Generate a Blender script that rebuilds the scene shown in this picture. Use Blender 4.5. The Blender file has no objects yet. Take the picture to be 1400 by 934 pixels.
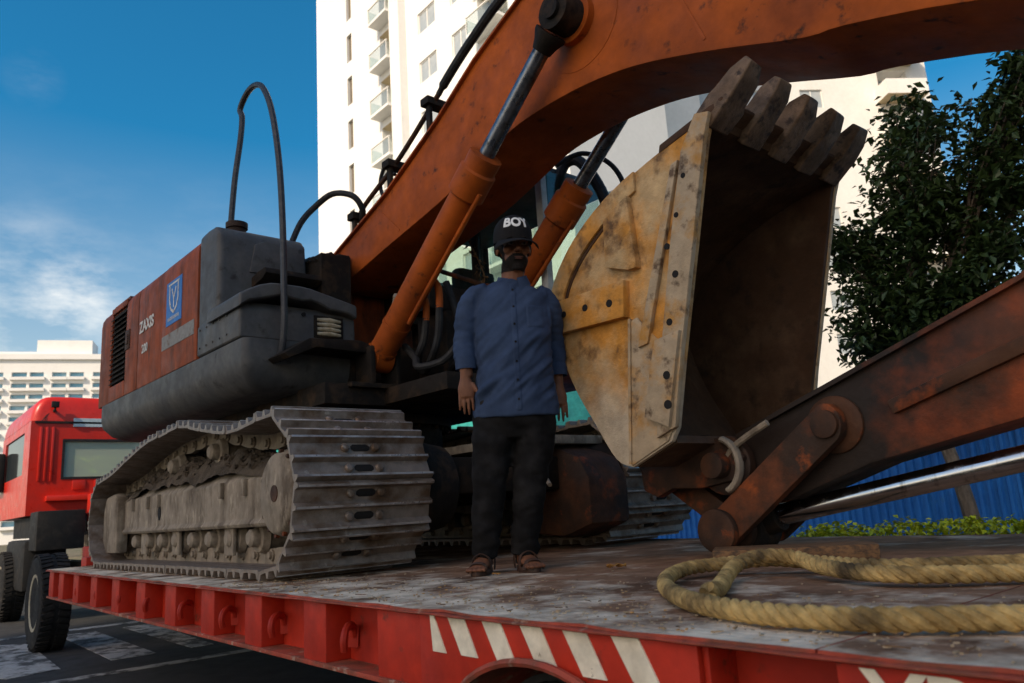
import bpy, bmesh, math, random
from mathutils import Vector, Matrix, noise
from mathutils.bvhtree import BVHTree

# ------------------------------------------------------------------ camera, sky, sun, exposure
sc = bpy.context.scene
col = sc.collection
TH, ROLL, PITCH, CAMZ = 0.6997, 0.0634, 0.2112, 0.2946
LAT = Vector((math.sin(TH), math.cos(TH), 0)); DEP = Vector((-math.cos(TH), math.sin(TH), 0)); UP = Vector((0, 0, 1))
_fw = DEP*math.cos(PITCH)+UP*math.sin(PITCH); _u0 = -DEP*math.sin(PITCH)+UP*math.cos(PITCH)
_u = _u0*math.cos(ROLL)+LAT*math.sin(ROLL); _r = LAT*math.cos(ROLL)-_u0*math.sin(ROLL)
cd = bpy.data.cameras.new('camera'); cam = bpy.data.objects.new('camera', cd); col.objects.link(cam)
cam.matrix_world = Matrix(((_r.x, _u.x, -_fw.x, 0), (_r.y, _u.y, -_fw.y, 0), (_r.z, _u.z, -_fw.z, CAMZ), (0, 0, 0, 1)))
cd.sensor_width = 36; cd.lens = 27.26; cd.clip_start = .05; cd.clip_end = 3000
cd.dof.use_dof = True; cd.dof.focus_distance = 3.9; cd.dof.aperture_fstop = 4.0
sc.camera = cam

SUN_EL, SUN_AZ = math.radians(38), Vector((.25, -.968))      # elevation, horizontal direction towards the sun
w = bpy.data.worlds.new('World'); sc.world = w; w.use_nodes = True
nt = w.node_tree; nt.nodes.clear()
out = nt.nodes.new('ShaderNodeOutputWorld'); bg = nt.nodes.new('ShaderNodeBackground')
sky = nt.nodes.new('ShaderNodeTexSky'); sky.sky_type = 'NISHITA'; sky.sun_disc = False
sky.sun_elevation = SUN_EL; sky.sun_rotation = math.atan2(SUN_AZ.x, SUN_AZ.y)
sky.air_density = 1.0; sky.dust_density = 1.9; sky.ozone_density = 3.0; sky.altitude = 0
hs = nt.nodes.new('ShaderNodeHueSaturation'); hs.inputs['Saturation'].default_value = 1.55; hs.inputs['Hue'].default_value = .492
nt.links.new(sky.outputs[0], hs.inputs['Color'])
SAT_LO, SAT_HI = 1.0, 1.75                                    # the clear sky is deeper blue higher up
# thin broken cloud towards the horizon, with a few denser wisps
CLOUD1, CLOUD2, CLOUD3 = (-.951, .163, .262), (-.875, .101, .473), (-.963, .12, .24)
tc = nt.nodes.new('ShaderNodeTexCoord'); mp = nt.nodes.new('ShaderNodeMapping'); mp.inputs['Scale'].default_value = (1, 1, 2.6)
mp.inputs['Location'].default_value = (.35, .1, .2)
n1 = nt.nodes.new('ShaderNodeTexNoise'); n1.inputs['Scale'].default_value = 11; n1.inputs['Detail'].default_value = 9; n1.inputs['Roughness'].default_value = .62
rp = nt.nodes.new('ShaderNodeValToRGB'); rp.color_ramp.elements[0].position = .42; rp.color_ramp.elements[1].position = .8
sx = nt.nodes.new('ShaderNodeSeparateXYZ'); mr = nt.nodes.new('ShaderNodeMapRange')
mr.inputs[1].default_value = .02; mr.inputs[2].default_value = .42; mr.inputs[3].default_value = .2; mr.inputs[4].default_value = .0
mu = nt.nodes.new('ShaderNodeMath'); mu.operation = 'MULTIPLY'
mx = nt.nodes.new('ShaderNodeMixRGB'); mx.inputs[2].default_value = (8.5, 8.8, 9.0, 1)
nt.links.new(tc.outputs['Generated'], mp.inputs[0]); nt.links.new(mp.outputs[0], n1.inputs[0]); nt.links.new(n1.outputs[0], rp.inputs[0])
sm_ = nt.nodes.new('ShaderNodeMapRange'); sm_.inputs[1].default_value = .12; sm_.inputs[2].default_value = .6; sm_.inputs[3].default_value = SAT_LO; sm_.inputs[4].default_value = SAT_HI
nt.links.new(sx.outputs[2], sm_.inputs[0]); nt.links.new(sm_.outputs[0], hs.inputs['Saturation'])
nt.links.new(tc.outputs['Generated'], sx.inputs[0]); nt.links.new(sx.outputs[2], mr.inputs[0])
nt.links.new(rp.outputs[0], mu.inputs[0])
cl_in = mr.outputs[0]
for cdir, c0, c1, cg in ((CLOUD1, .9985, .9999, .34), (CLOUD2, .9992, .9999, .05), (CLOUD3, .992, .9996, .22)):
    dv = nt.nodes.new('ShaderNodeVectorMath'); dv.operation = 'DOT_PRODUCT'; dv.inputs[1].default_value = cdir; nt.links.new(tc.outputs['Generated'], dv.inputs[0])
    dm = nt.nodes.new('ShaderNodeMapRange'); dm.inputs[1].default_value = c0; dm.inputs[2].default_value = c1; dm.inputs[4].default_value = cg; nt.links.new(dv.outputs['Value'], dm.inputs[0])
    ad = nt.nodes.new('ShaderNodeMath'); ad.operation = 'ADD'; nt.links.new(cl_in, ad.inputs[0]); nt.links.new(dm.outputs[0], ad.inputs[1]); cl_in = ad.outputs[0]
nt.links.new(cl_in, mu.inputs[1])
nt.links.new(hs.outputs[0], mx.inputs[1]); nt.links.new(mu.outputs[0], mx.inputs[0])
nt.links.new(mx.outputs[0], bg.inputs[0]); nt.links.new(bg.outputs[0], out.inputs[0])
bg.inputs[1].default_value = .15
sd = bpy.data.lights.new('sun', 'SUN'); sd.energy = 3.0; sd.angle = math.radians(.53); sd.color = (1, .95, .87)
sun = bpy.data.objects.new('sun', sd); col.objects.link(sun)
_sv = Vector((SUN_AZ.x*math.cos(SUN_EL), SUN_AZ.y*math.cos(SUN_EL), math.sin(SUN_EL)))
sun.rotation_euler = _sv.to_track_quat('Z', 'Y').to_euler(); sun.location = (0, -20, 40)
sc.view_settings.view_transform = 'Standard'; sc.view_settings.look = 'None'
sc.view_settings.exposure = 0.38; sc.view_settings.gamma = 1.0
sc.view_settings.use_curve_mapping = False
sc.view_settings.use_white_balance = True; sc.view_settings.white_balance_temperature = 8200; sc.view_settings.white_balance_tint = 13   # balanced for open shade

# ------------------------------------------------------------------ helpers
R = random.Random(11)
WOFF = {}
def V(*a): return Vector(a)

class MB:
    def __init__(s): s.v = []; s.f = []; s.m = []; s.cur = 0
    def add(s, vs, fs):
        o = len(s.v); s.v += [Vector(v) for v in vs]
        for f in fs: s.f.append(tuple(i+o for i in f)); s.m.append(s.cur)
        return s
    def box(s, c, size, rot=None):
        c = Vector(c); h = Vector(size)/2
        vs = [Vector((sx*h.x, sy*h.y, sz*h.z)) for sx in (-1, 1) for sy in (-1, 1) for sz in (-1, 1)]
        if rot is not None: vs = [rot @ v for v in vs]
        return s.add([v+c for v in vs], [(0, 1, 3, 2), (4, 6, 7, 5), (0, 4, 5, 1), (2, 3, 7, 6), (0, 2, 6, 4), (1, 5, 7, 3)])
    def bx(s, x0, x1, y0, y1, z0, z1):
        return s.box(((x0+x1)/2, (y0+y1)/2, (z0+z1)/2), (abs(x1-x0), abs(y1-y0), abs(z1-z0)))
    def prism(s, pts, a0, a1, plane='xz'):
        n = len(pts)
        def mk(p, a):
            return {'xz': (p[0], a, p[1]), 'xy': (p[0], p[1], a), 'yz': (a, p[0], p[1])}[plane]
        vs = [mk(p, a0) for p in pts]+[mk(p, a1) for p in pts]
        fs = [tuple(range(n)), tuple(range(2*n-1, n-1, -1))]+[(i, i+n, (i+1) % n+n, (i+1) % n) for i in range(n)]
        return s.add(vs, fs)
    def bar(s, p0, p1, w, h, up=(0, 0, 1)):
        p0 = Vector(p0); p1 = Vector(p1); d = (p1-p0).normalized(); sd_ = d.cross(Vector(up)).normalized(); u = sd_.cross(d)
        vs = [p+sd_*a*w/2+u*b*h/2 for p in (p0, p1) for a, b in ((-1, -1), (1, -1), (1, 1), (-1, 1))]
        return s.add(vs, [(0, 1, 2, 3), (7, 6, 5, 4), (0, 4, 5, 1), (1, 5, 6, 2), (2, 6, 7, 3), (3, 7, 4, 0)])
    def tube(s, path, r, n=10, b=None, side=None, cap=True):
        P = [Vector(p) for p in path]; k = len(P)
        rr = r if isinstance(r, (list, tuple)) else [r]*k
        bb = b if isinstance(b, (list, tuple)) else ([b]*k if b is not None else rr)
        t0 = (P[1]-P[0]).normalized()
        if side is not None: nx = (Vector(side)-t0*Vector(side).dot(t0)).normalized()
        else:
            a = Vector((0, 0, 1)) if abs(t0.z) < .9 else Vector((1, 0, 0)); nx = t0.cross(a).normalized()
        vs = []
        for i in range(k):
            t = (P[min(i+1, k-1)]-P[max(i-1, 0)]).normalized()
            nx = (nx-t*nx.dot(t)).normalized(); ny = t.cross(nx)
            for j in range(n):
                an = 2*math.pi*j/n; vs.append(P[i]+nx*math.cos(an)*rr[i]+ny*math.sin(an)*bb[i])
        fs = [(i*n+j, i*n+(j+1) % n, (i+1)*n+(j+1) % n, (i+1)*n+j) for i in range(k-1) for j in range(n)]
        if cap: fs += [tuple(range(n-1, -1, -1)), tuple((k-1)*n+j for j in range(n))]
        return s.add(vs, fs)
    def cyl(s, p0, p1, r, n=24, r1=None): return s.tube([p0, p1], [r, r if r1 is None else r1], n)
    def lathe(s, prof, o, ax, n=24):
        ax = Vector(ax).normalized(); o = Vector(o)
        a = Vector((0, 0, 1)) if abs(ax.z) < .9 else Vector((1, 0, 0)); e1 = ax.cross(a).normalized(); e2 = ax.cross(e1)
        vs = [o+ax*h+(e1*math.cos(2*math.pi*j/n)+e2*math.sin(2*math.pi*j/n))*max(r, 1e-4) for r, h in prof for j in range(n)]
        k = len(prof)
        fs = [(i*n+j, i*n+(j+1) % n, (i+1)*n+(j+1) % n, (i+1)*n+j) for i in range(k-1) for j in range(n)]
        fs += [tuple(range(n-1, -1, -1)), tuple((k-1)*n+j for j in range(n))]
        return s.add(vs, fs)
    def ell(s, c, rx, ry, rz, nu=20, nv=12, rot=None):
        c = Vector(c); vs = []
        for i in range(nv+1):
            t = math.pi*i/nv
            for j in range(nu):
                p = 2*math.pi*j/nu; q = Vector((rx*math.sin(t)*math.cos(p), ry*math.sin(t)*math.sin(p), rz*math.cos(t)))
                if rot is not None: q = rot @ q
                vs.append(c+q)
        fs = [(i*nu+j, (i+1)*nu+j, (i+1)*nu+(j+1) % nu, i*nu+(j+1) % nu) for i in range(nv) for j in range(nu)]
        return s.add(vs, fs)
    def grid(s, fn, nu, nv):
        vs = [fn(i/nu, j/nv) for i in range(nu+1) for j in range(nv+1)]
        return s.add(vs, [(i*(nv+1)+j, (i+1)*(nv+1)+j, (i+1)*(nv+1)+j+1, i*(nv+1)+j+1) for i in range(nu) for j in range(nv)])
    def mesh(s, name, mats, fr=None, off=None, bevel=0, seg=2, smooth=35, flat=False, ang=28):
        vs = s.v if fr is None else [fr @ v for v in s.v]
        if off is not None: vs = [v-off for v in vs]
        me = bpy.data.meshes.new(name); me.from_pydata(vs, [], s.f)
        mats = mats if isinstance(mats, (list, tuple)) else [mats]
        for m in mats: me.materials.append(m)
        if any(s.m): me.polygons.foreach_set('material_index', s.m)
        bm = bmesh.new(); bm.from_mesh(me)
        bmesh.ops.remove_doubles(bm, verts=bm.verts, dist=1e-5)
        bmesh.ops.recalc_face_normals(bm, faces=bm.faces)
        if bevel:
            es = [e for e in bm.edges if len(e.link_faces) == 2 and e.calc_face_angle(0) > math.radians(ang)]
            if es: bmesh.ops.bevel(bm, geom=es, offset=bevel, segments=seg, affect='EDGES', profile=.6, clamp_overlap=True)
        bm.to_mesh(me); bm.free()
        if not flat:
            me.polygons.foreach_set('use_smooth', [True]*len(me.polygons))
            me.set_sharp_from_angle(angle=math.radians(smooth))
        me.update(); return me
    def build(s, name, mats, parent=None, fr=None, **kw):
        off = WOFF.get(parent.name) if parent is not None else None
        return link(name, s.mesh(name, mats, fr, off, **kw), parent)

def link(name, me, parent=None, loc=None, rot=None):
    o = bpy.data.objects.new(name, me); col.objects.link(o)
    if parent is not None:
        o.parent = parent
        wo = WOFF.get(parent.name, Vector((0, 0, 0)))
        if loc is not None: o.location = Vector(loc)-wo
        WOFF[o.name] = wo if loc is None else Vector(loc)
    else:
        if loc is not None: o.location = loc
        WOFF[o.name] = Vector(loc) if loc is not None else Vector((0, 0, 0))
    if rot is not None: o.rotation_euler = rot
    return o
def tag(o, label=None, cat=None, group=None, kind=None):
    for k, v in (('label', label), ('category', cat), ('group', group), ('kind', kind)):
        if v: o[k] = v
    return o
def thing(name, label, cat, loc=(0, 0, 0), rotz=0, group=None):
    o = bpy.data.objects.new(name, None); col.objects.link(o); o.location = loc; o.rotation_euler = (0, 0, rotz); o.empty_display_size = .2
    WOFF[o.name] = Vector(loc) if not rotz else Vector((0, 0, 0))
    return tag(o, label, cat, group)
def part(name, parent):
    o = bpy.data.objects.new(name, None); col.objects.link(o); o.parent = parent; o.empty_display_size = .1
    WOFF[o.name] = WOFF[parent.name]; return o
def struct(name, mb, mats, **kw):
    o = mb.build(name, mats, None, **kw); return tag(o, kind='structure')
def cm(P, k=8):
    P = [Vector(p) for p in P]; out_ = []
    for i in range(len(P)-1):
        a = P[max(i-1, 0)]; b = P[i]; c = P[i+1]; d = P[min(i+2, len(P)-1)]
        for j in range(k):
            t = j/k; out_.append(.5*((2*b)+(c-a)*t+(2*a-5*b+4*c-d)*t*t+(3*b-a-3*c+d)*t**3))
    out_.append(P[-1]); return out_
def text_mb(body, size, thick=.002, bold=.0):
    cu = bpy.data.curves.new('lettering', 'FONT'); cu.body = body; cu.size = size; cu.extrude = thick/2; cu.offset = bold; cu.resolution_u = 4
    ob = bpy.data.objects.new('lettering_tmp', cu); col.objects.link(ob)
    bpy.context.view_layer.update(); dg = bpy.context.evaluated_depsgraph_get()
    me = bpy.data.meshes.new_from_object(ob.evaluated_get(dg))
    mb = MB(); mb.add([v.co.copy() for v in me.vertices], [tuple(p.vertices) for p in me.polygons])
    bpy.data.objects.remove(ob); bpy.data.curves.remove(cu); bpy.data.meshes.remove(me)
    return mb
def remesh(mb, vox, sm=4):
    me = mb.mesh('tmp', []) if False else None
    me = bpy.data.meshes.new('tmp'); me.from_pydata(mb.v, [], mb.f)
    bm = bmesh.new(); bm.from_mesh(me); bmesh.ops.recalc_face_normals(bm, faces=bm.faces); bm.to_mesh(me); bm.free()
    ob = bpy.data.objects.new('tmp', me); col.objects.link(ob)
    m = ob.modifiers.new('r', 'REMESH'); m.mode = 'VOXEL'; m.voxel_size = vox
    if sm:
        q = ob.modifiers.new('s', 'SMOOTH'); q.factor = .5; q.iterations = sm
    bpy.context.view_layer.update(); dg = bpy.context.evaluated_depsgraph_get()
    r = bpy.data.meshes.new_from_object(ob.evaluated_get(dg))
    bpy.data.objects.remove(ob); bpy.data.meshes.remove(me)
    r.polygons.foreach_set('use_smooth', [True]*len(r.polygons)); return r

# ------------------------------------------------------------------ materials
def mat(name, c, rough=.6, metal=0., c2=None, s2=5, lo=.48, hi=.6, c3=None, s3=14, lo3=.56, hi3=.66, bump=.12, bs=60,
        stretch=(1, 1, 1), stretch3=None, spec=.25, vary=.18, trans=0, bdist=.01, checker=0, coat=0, grad=None):
    m = bpy.data.materials.new(name); m.use_nodes = True; t = m.node_tree; N = t.nodes; Lk = t.links
    bs_ = N['Principled BSDF']; bs_.inputs['Roughness'].default_value = rough; bs_.inputs['Metallic'].default_value = metal
    bs_.inputs['Specular IOR Level'].default_value = spec
    if coat: bs_.inputs['Coat Weight'].default_value = coat; bs_.inputs['Coat Roughness'].default_value = .25
    tc_ = N.new('ShaderNodeTexCoord')
    def nz(scale, det=8, st=(1, 1, 1), ro=.62, off=0):
        mp_ = N.new('ShaderNodeMapping'); mp_.inputs['Scale'].default_value = st; mp_.inputs['Location'].default_value = (off, off*.7, off*1.3)
        n = N.new('ShaderNodeTexNoise'); n.inputs['Scale'].default_value = scale; n.inputs['Detail'].default_value = det; n.inputs['Roughness'].default_value = ro
        Lk.new(tc_.outputs['Object'], mp_.inputs[0]); Lk.new(mp_.outputs[0], n.inputs[0]); return n.outputs[0]
    def ramp(src, a, b):
        r = N.new('ShaderNodeMapRange'); r.inputs[1].default_value = a; r.inputs[2].default_value = b; Lk.new(src, r.inputs[0]); return r.outputs[0]
    def mix(f, a, b):
        x = N.new('ShaderNodeMixRGB')
        if isinstance(f, float): x.inputs[0].default_value = f
        else: Lk.new(f, x.inputs[0])
        for i, q in ((1, a), (2, b)):
            if isinstance(q, tuple): x.inputs[i].default_value = (*q, 1)
            else: Lk.new(q, x.inputs[i])
        return x
    cur = c
    fac = None
    if c2: fac = ramp(nz(s2, 9, stretch), lo, hi); cur = mix(fac, c, c2).outputs[0]
    if c3: f3 = ramp(nz(s3, 9, stretch3 or stretch, off=3.1), lo3, hi3); cur = mix(f3, cur, c3).outputs[0]
    if grad:                                                  # wear or dust that covers one end, broken up by noise: (axis, from, to, colour, raggedness)
        ga, g0, g1, gc, gk = grad
        sg = N.new('ShaderNodeSeparateXYZ'); Lk.new(tc_.outputs['Object'], sg.inputs[0])
        gm = N.new('ShaderNodeMapRange'); gm.clamp = False; gm.inputs[1].default_value = g0; gm.inputs[2].default_value = g1; Lk.new(sg.outputs['XYZ'.index(ga)], gm.inputs[0])
        gn = N.new('ShaderNodeMath'); gn.operation = 'MULTIPLY_ADD'; gn.inputs[1].default_value = gk; gn.inputs[2].default_value = -gk*.5; Lk.new(nz(4.5, 9, off=9.1), gn.inputs[0])
        gs = N.new('ShaderNodeMath'); gs.operation = 'ADD'; gs.use_clamp = True; Lk.new(gm.outputs[0], gs.inputs[0]); Lk.new(gn.outputs[0], gs.inputs[1])
        cur = mix(gs.outputs[0], cur, gc).outputs[0]
    if vary:
        v = N.new('ShaderNodeMapRange'); v.inputs[1].default_value = .3; v.inputs[2].default_value = .7; v.inputs[3].default_value = 1-vary; v.inputs[4].default_value = 1+vary
        Lk.new(nz(s2*2.7+3, 6, off=7.7), v.inputs[0])
        x = N.new('ShaderNodeMixRGB'); x.blend_type = 'MULTIPLY'; x.inputs[0].default_value = 1
        if isinstance(cur, tuple): x.inputs[1].default_value = (*cur, 1)
        else: Lk.new(cur, x.inputs[1])
        Lk.new(v.outputs[0], x.inputs[2]); cur = x.outputs[0]
        rr = N.new('ShaderNodeMapRange'); rr.inputs[1].default_value = .3; rr.inputs[2].default_value = .7
        rr.inputs[3].default_value = max(.03, rough-.12); rr.inputs[4].default_value = min(1, rough+.14)
        Lk.new(nz(s2*1.6+2, 5, off=5.3), rr.inputs[0]); Lk.new(rr.outputs[0], bs_.inputs['Roughness'])
    if isinstance(cur, tuple): bs_.inputs['Base Color'].default_value = (*cur, 1)
    else: Lk.new(cur, bs_.inputs['Base Color'])
    if bump:
        b = N.new('ShaderNodeBump'); b.inputs['Strength'].default_value = bump; b.inputs['Distance'].default_value = bdist
        h = nz(bs, 6, stretch if checker == 0 else (1, 1, 1), off=1.9)
        if checker:
            sp = N.new('ShaderNodeSeparateXYZ'); Lk.new(tc_.outputs['Object'], sp.inputs[0])
            def sn(a, bq, k):
                ad = N.new('ShaderNodeMath'); ad.operation = bq; Lk.new(sp.outputs[0], ad.inputs[0]); Lk.new(sp.outputs[1], ad.inputs[1])
                ml = N.new('ShaderNodeMath'); ml.operation = 'MULTIPLY'; ml.inputs[1].default_value = k; Lk.new(ad.outputs[0], ml.inputs[0])
                si = N.new('ShaderNodeMath'); si.operation = 'SINE'; Lk.new(ml.outputs[0], si.inputs[0]); return si.outputs[0]
            ml = N.new('ShaderNodeMath'); ml.operation = 'MULTIPLY'; Lk.new(sn(0, 'ADD', checker), ml.inputs[0]); Lk.new(sn(0, 'SUBTRACT', checker), ml.inputs[1])
            cl = N.new('ShaderNodeMath'); cl.operation = 'MULTIPLY_ADD'; cl.inputs[1].default_value = .22; Lk.new(ml.outputs[0], cl.inputs[0]); Lk.new(h, cl.inputs[2]); h = cl.outputs[0]
        Lk.new(h, b.inputs['Height']); Lk.new(b.outputs[0], bs_.inputs['Normal'])
    if trans: bs_.inputs['Transmission Weight'].default_value = trans
    return m

ORANGE = mat('orange_paint', (.39, .078, .012), .58, 0, (.24, .05, .012), 2.2, .40, .66, (.05, .02, .011), 9, .6, .72, bump=.12, bs=35, spec=.14)
ORANGE_DULL = mat('faded_orange_panel', (.28, .055, .015), .62, 0, (.15, .034, .013), 2.6, .42, .62, (.07, .026, .014), 5, .54, .72, stretch=(2.2, 2.2, .5), bump=.08)
RUSTY = mat('rusty_orange_steel', (.075, .028, .012), .7, 0, (.028, .015, .010), 3.2, .4, .58, (.22, .045, .011), 5.5, .57, .7, bump=.3, bs=40)
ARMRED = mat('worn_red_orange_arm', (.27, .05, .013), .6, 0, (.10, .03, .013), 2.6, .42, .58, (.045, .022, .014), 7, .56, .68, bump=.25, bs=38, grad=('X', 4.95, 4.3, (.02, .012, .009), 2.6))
DARKST = mat('dark_greasy_steel', (.016, .013, .011), .7, 0, (.04, .025, .016), 6, .5, .62, bump=.3, bs=50, spec=.1)
GREY = mat('grey_body_paint', (.066, .066, .067), .55, 0, (.092, .086, .079), 3.5, .45, .65, (.034, .030, .027), 8, .58, .7, bump=.08, bs=50)
BLACKRUB = mat('black_rubber', (.014, .014, .015), .62, 0, (.03, .028, .026), 12, .5, .65, bump=.15, bs=90)
HOSE = mat('grey_plastic_tube', (.035, .037, .042), .4, 0, (.06, .06, .06), 14, .5, .66, bump=.05)
CHROME = mat('chrome_rod', (.5, .51, .53), .16, 1, (.22, .2, .18), 9, .56, .7, stretch=(3, 3, .3), bump=.0, vary=.1)
ROD = mat('dulled_chrome_rod', (.19, .2, .22), .3, .9, (.06, .055, .05), 9, .5, .64, bump=.02, vary=.15)
YELLOW = mat('worn_yellow_bucket_paint', (.50, .21, .04), .72, 0, (.46, .30, .15), 3.0, .42, .6, (.12, .06, .026), 7, .53, .68, bump=.5, bs=70, vary=.28, grad=('Z', .98, .62, (.44, .35, .25), 2.6))
BAREST = mat('scoured_bare_steel', (.38, .28, .18), .65, .05, (.42, .20, .05), 4.5, .5, .64, (.11, .065, .038), 12, .56, .68, bump=.35, bs=80)
BUCKIN = mat('rusty_bucket_inside', (.06, .028, .014), .8, 0, (.10, .056, .031), 3, .48, .68, (.03, .016, .01), 8, .55, .7, bump=.4, bs=45)
TOOTH = mat('worn_tooth_steel', (.10, .06, .036), .6, .1, (.17, .105, .066), 7, .45, .62, (.045, .027, .018), 16, .52, .64, bump=.5, bs=40)
SHOE = mat('worn_track_steel', (.23, .185, .155), .45, .3, (.13, .078, .048), 5, .46, .62, (.40, .35, .30), 10, .6, .7, bump=.35, bs=55, vary=.22)
RIDGE = mat('polished_grouser_steel', (.46, .43, .41), .34, .5, (.26, .21, .18), 7, .45, .62, bump=.15, bs=60)
LINKM = mat('rusty_orange_link', (.13, .036, .013), .7, 0, (.035, .018, .011), 4, .42, .58, (.27, .058, .013), 6, .55, .66, bump=.3, bs=45)
HOLESHADE = mat('painted_opening_shade', (.012, .010, .009), .8, 0, bump=0, vary=0)  # near-black painted as the shade inside slots, holes and the vent
MUDDY = mat('dust_caked_steel', (.24, .195, .148), .9, 0, (.11, .083, .06), 4, .46, .64, (.34, .28, .21), 9, .55, .68, bump=.35, bs=60, stretch=(1.6, 1.6, .7))
MUD = mat('dried_mud', (.10, .075, .053), .95, 0, (.055, .04, .028), 8, .45, .62, bump=.9, bs=45, bdist=.03)
REDPAINT = mat('trailer_red_paint', (.47, .028, .012), .58, 0, (.37, .022, .011), 2.2, .45, .6, (.13, .03, .018), 9, .62, .7, bump=.1, bs=40)
REDEDGE = mat('scraped_red_edge', (.36, .06, .035), .7, 0, (.2, .06, .036), 6, .45, .6, (.40, .26, .19), 12, .58, .68, bump=.4, bs=50)
WHITEPAINT = mat('chipped_white_paint', (.74, .65, .50), .7, 0, (.62, .52, .38), 5, .45, .65, (.09, .04, .03), 16, .66, .7, bump=.1)
DECK = mat('dusty_checker_deck', (.25, .138, .085), .9, 0, (.12, .064, .04), 1.6, .46, .62, (.46, .35, .26), 2.6, .54, .66, bump=.6, bs=55, checker=95, vary=.3, spec=.02, grad=("Y", -.85, -1.95, (.72, .58, .43), 5.0))
ASPHALT = mat('asphalt', (.03, .029, .028), .9, 0, (.042, .04, .038), 2, .4, .65, bump=.3, bs=180)
ROADPAINT = mat('worn_road_paint', (.34, .33, .31), .8, 0, (.06, .058, .055), 5, .47, .58, bump=.2, bs=120)
TRUCKRED = mat('truck_red_paint', (.58, .022, .012), .35, 0, (.5, .024, .015), 3, .45, .65, bump=.02, coat=.3, vary=.08)
TRUCKDARK = mat('dark_truck_chassis', (.010, .010, .010), .7, 0, (.024, .02, .017), 5, .5, .65, bump=.2)
TYRE = mat('dusty_tyre', (.011, .011, .011), .9, 0, (.026, .023, .02), 7, .45, .65, bump=.2, bs=80)
RIM = mat('cream_wheel_rim', (.34, .30, .22), .6, 0, (.18, .14, .10), 5, .48, .66, bump=.1)
def glass(name, tint, rough=.05, spec=.6):
    return mat(name, tint, rough, 0, bump=0, vary=0, spec=spec)
GLASS = glass('dark_window_glass', (.03, .04, .045))
def clear(name, tint):
    m = bpy.data.materials.new(name); m.use_nodes = True; t = m.node_tree; N = t.nodes
    o = N['Material Output']; N.remove(N['Principled BSDF'])
    tr = N.new('ShaderNodeBsdfTransparent'); tr.inputs[0].default_value = (*tint, 1); gl = N.new('ShaderNodeBsdfGlossy'); gl.inputs['Roughness'].default_value = .03
    lw = N.new('ShaderNodeLayerWeight'); pw = N.new('ShaderNodeMath'); pw.operation = 'POWER'; pw.inputs[1].default_value = 4; t.links.new(lw.outputs['Facing'], pw.inputs[0])
    fr = N.new('ShaderNodeMath'); fr.operation = 'MULTIPLY_ADD'; fr.inputs[1].default_value = .7; fr.inputs[2].default_value = .06; t.links.new(pw.outputs[0], fr.inputs[0]); mx_ = N.new('ShaderNodeMixShader')
    t.links.new(fr.outputs[0], mx_.inputs[0]); t.links.new(tr.outputs[0], mx_.inputs[1]); t.links.new(gl.outputs[0], mx_.inputs[2]); t.links.new(mx_.outputs[0], o.inputs[0]); return m
def dusty(name, tint, body, k):  # clear glass with a pale diffuse share, a painted reflection
    m = clear(name, tint); t = m.node_tree; N = t.nodes; o = N['Material Output']; src = o.inputs[0].links[0].from_socket
    df = N.new('ShaderNodeBsdfDiffuse'); df.inputs[0].default_value = (*body, 1); mx_ = N.new('ShaderNodeMixShader'); mx_.inputs[0].default_value = k
    t.links.new(src, mx_.inputs[1]); t.links.new(df.outputs[0], mx_.inputs[2]); t.links.new(mx_.outputs[0], o.inputs[0]); return m
PALEGLASS = dusty('painted_reflection_glass', (.8, .9, .85), (.55, .62, .5), .5)  # pale colour paints the reflection into the truck's rear window
CABGLASS = clear('cab_glass', (.82, .9, .86))
WINGLASS = mat('pale_sky_window_glass', (.36, .40, .41), .15, 0, (.45, .46, .44), .5, .45, .6, bump=0, vary=.1, spec=.7)
BLUEGLASS = mat('blue_hotel_glass', (.10, .34, .50), .15, 0, (.22, .44, .56), .3, .45, .6, bump=0, vary=.1, spec=.7)
WALLW = mat('white_rendered_wall', (.80, .79, .76), .85, 0, (.74, .73, .70), .25, .4, .7, bump=.08, bs=12, vary=.03)
WALLC = mat('cream_white_wall', (.78, .76, .72), .85, 0, (.72, .69, .64), .3, .4, .7, bump=.08, bs=12, vary=.04)
TAN = mat('tan_balcony_soffit', (.48, .38, .24), .85, 0, bump=.05, vary=.06)
STREETWALL = mat('sandy_street_block_wall', (.50, .46, .38), .85, 0, (.44, .40, .33), .3, .4, .7, bump=.05, bs=8, vary=.05)
FENCEB = mat('blue_corrugated_sheet', (.006, .15, .46), .5, 0, (.005, .11, .36), 1.5, .42, .65, (.02, .15, .38), 8, .6, .72, bump=.05, vary=.1)
TEAL = mat('teal_shade_net', (.015, .33, .29), .7, 0, (.01, .25, .23), 3, .42, .65, bump=.3, bs=200)
SHIRT = mat('blue_denim_shirt', (.031, .052, .098), .85, 0, (.022, .038, .074), 6, .42, .65, bump=.25, bs=420, bdist=.002, vary=.12, spec=.15)
TROUS = mat('black_trousers', (.007, .0065, .0065), .9, 0, (.016, .015, .015), 7, .45, .65, bump=.15, bs=300, bdist=.002, spec=.12)
SKIN = mat('brown_skin', (.17, .066, .034), .55, 0, (.13, .05, .027), 14, .42, .65, bump=.08, bs=160, bdist=.002, vary=.1)
HAIR = mat('black_hair', (.012, .009, .008), .85, 0, bump=.6, bs=260, bdist=.004, spec=.2)
CAPM = mat('black_cap_cloth', (.012, .011, .0115), .9, 0, bump=.2, bs=400, bdist=.002, spec=.15)
CAPW = mat('white_embroidery', (.72, .70, .66), .8, 0, bump=.3, bs=300, bdist=.002, vary=.08)
SANDAL = mat('dark_brown_sandal_leather', (.06, .03, .02), .6, 0, (.06, .042, .033), 20, .5, .66, bump=.2, bs=120)
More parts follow.
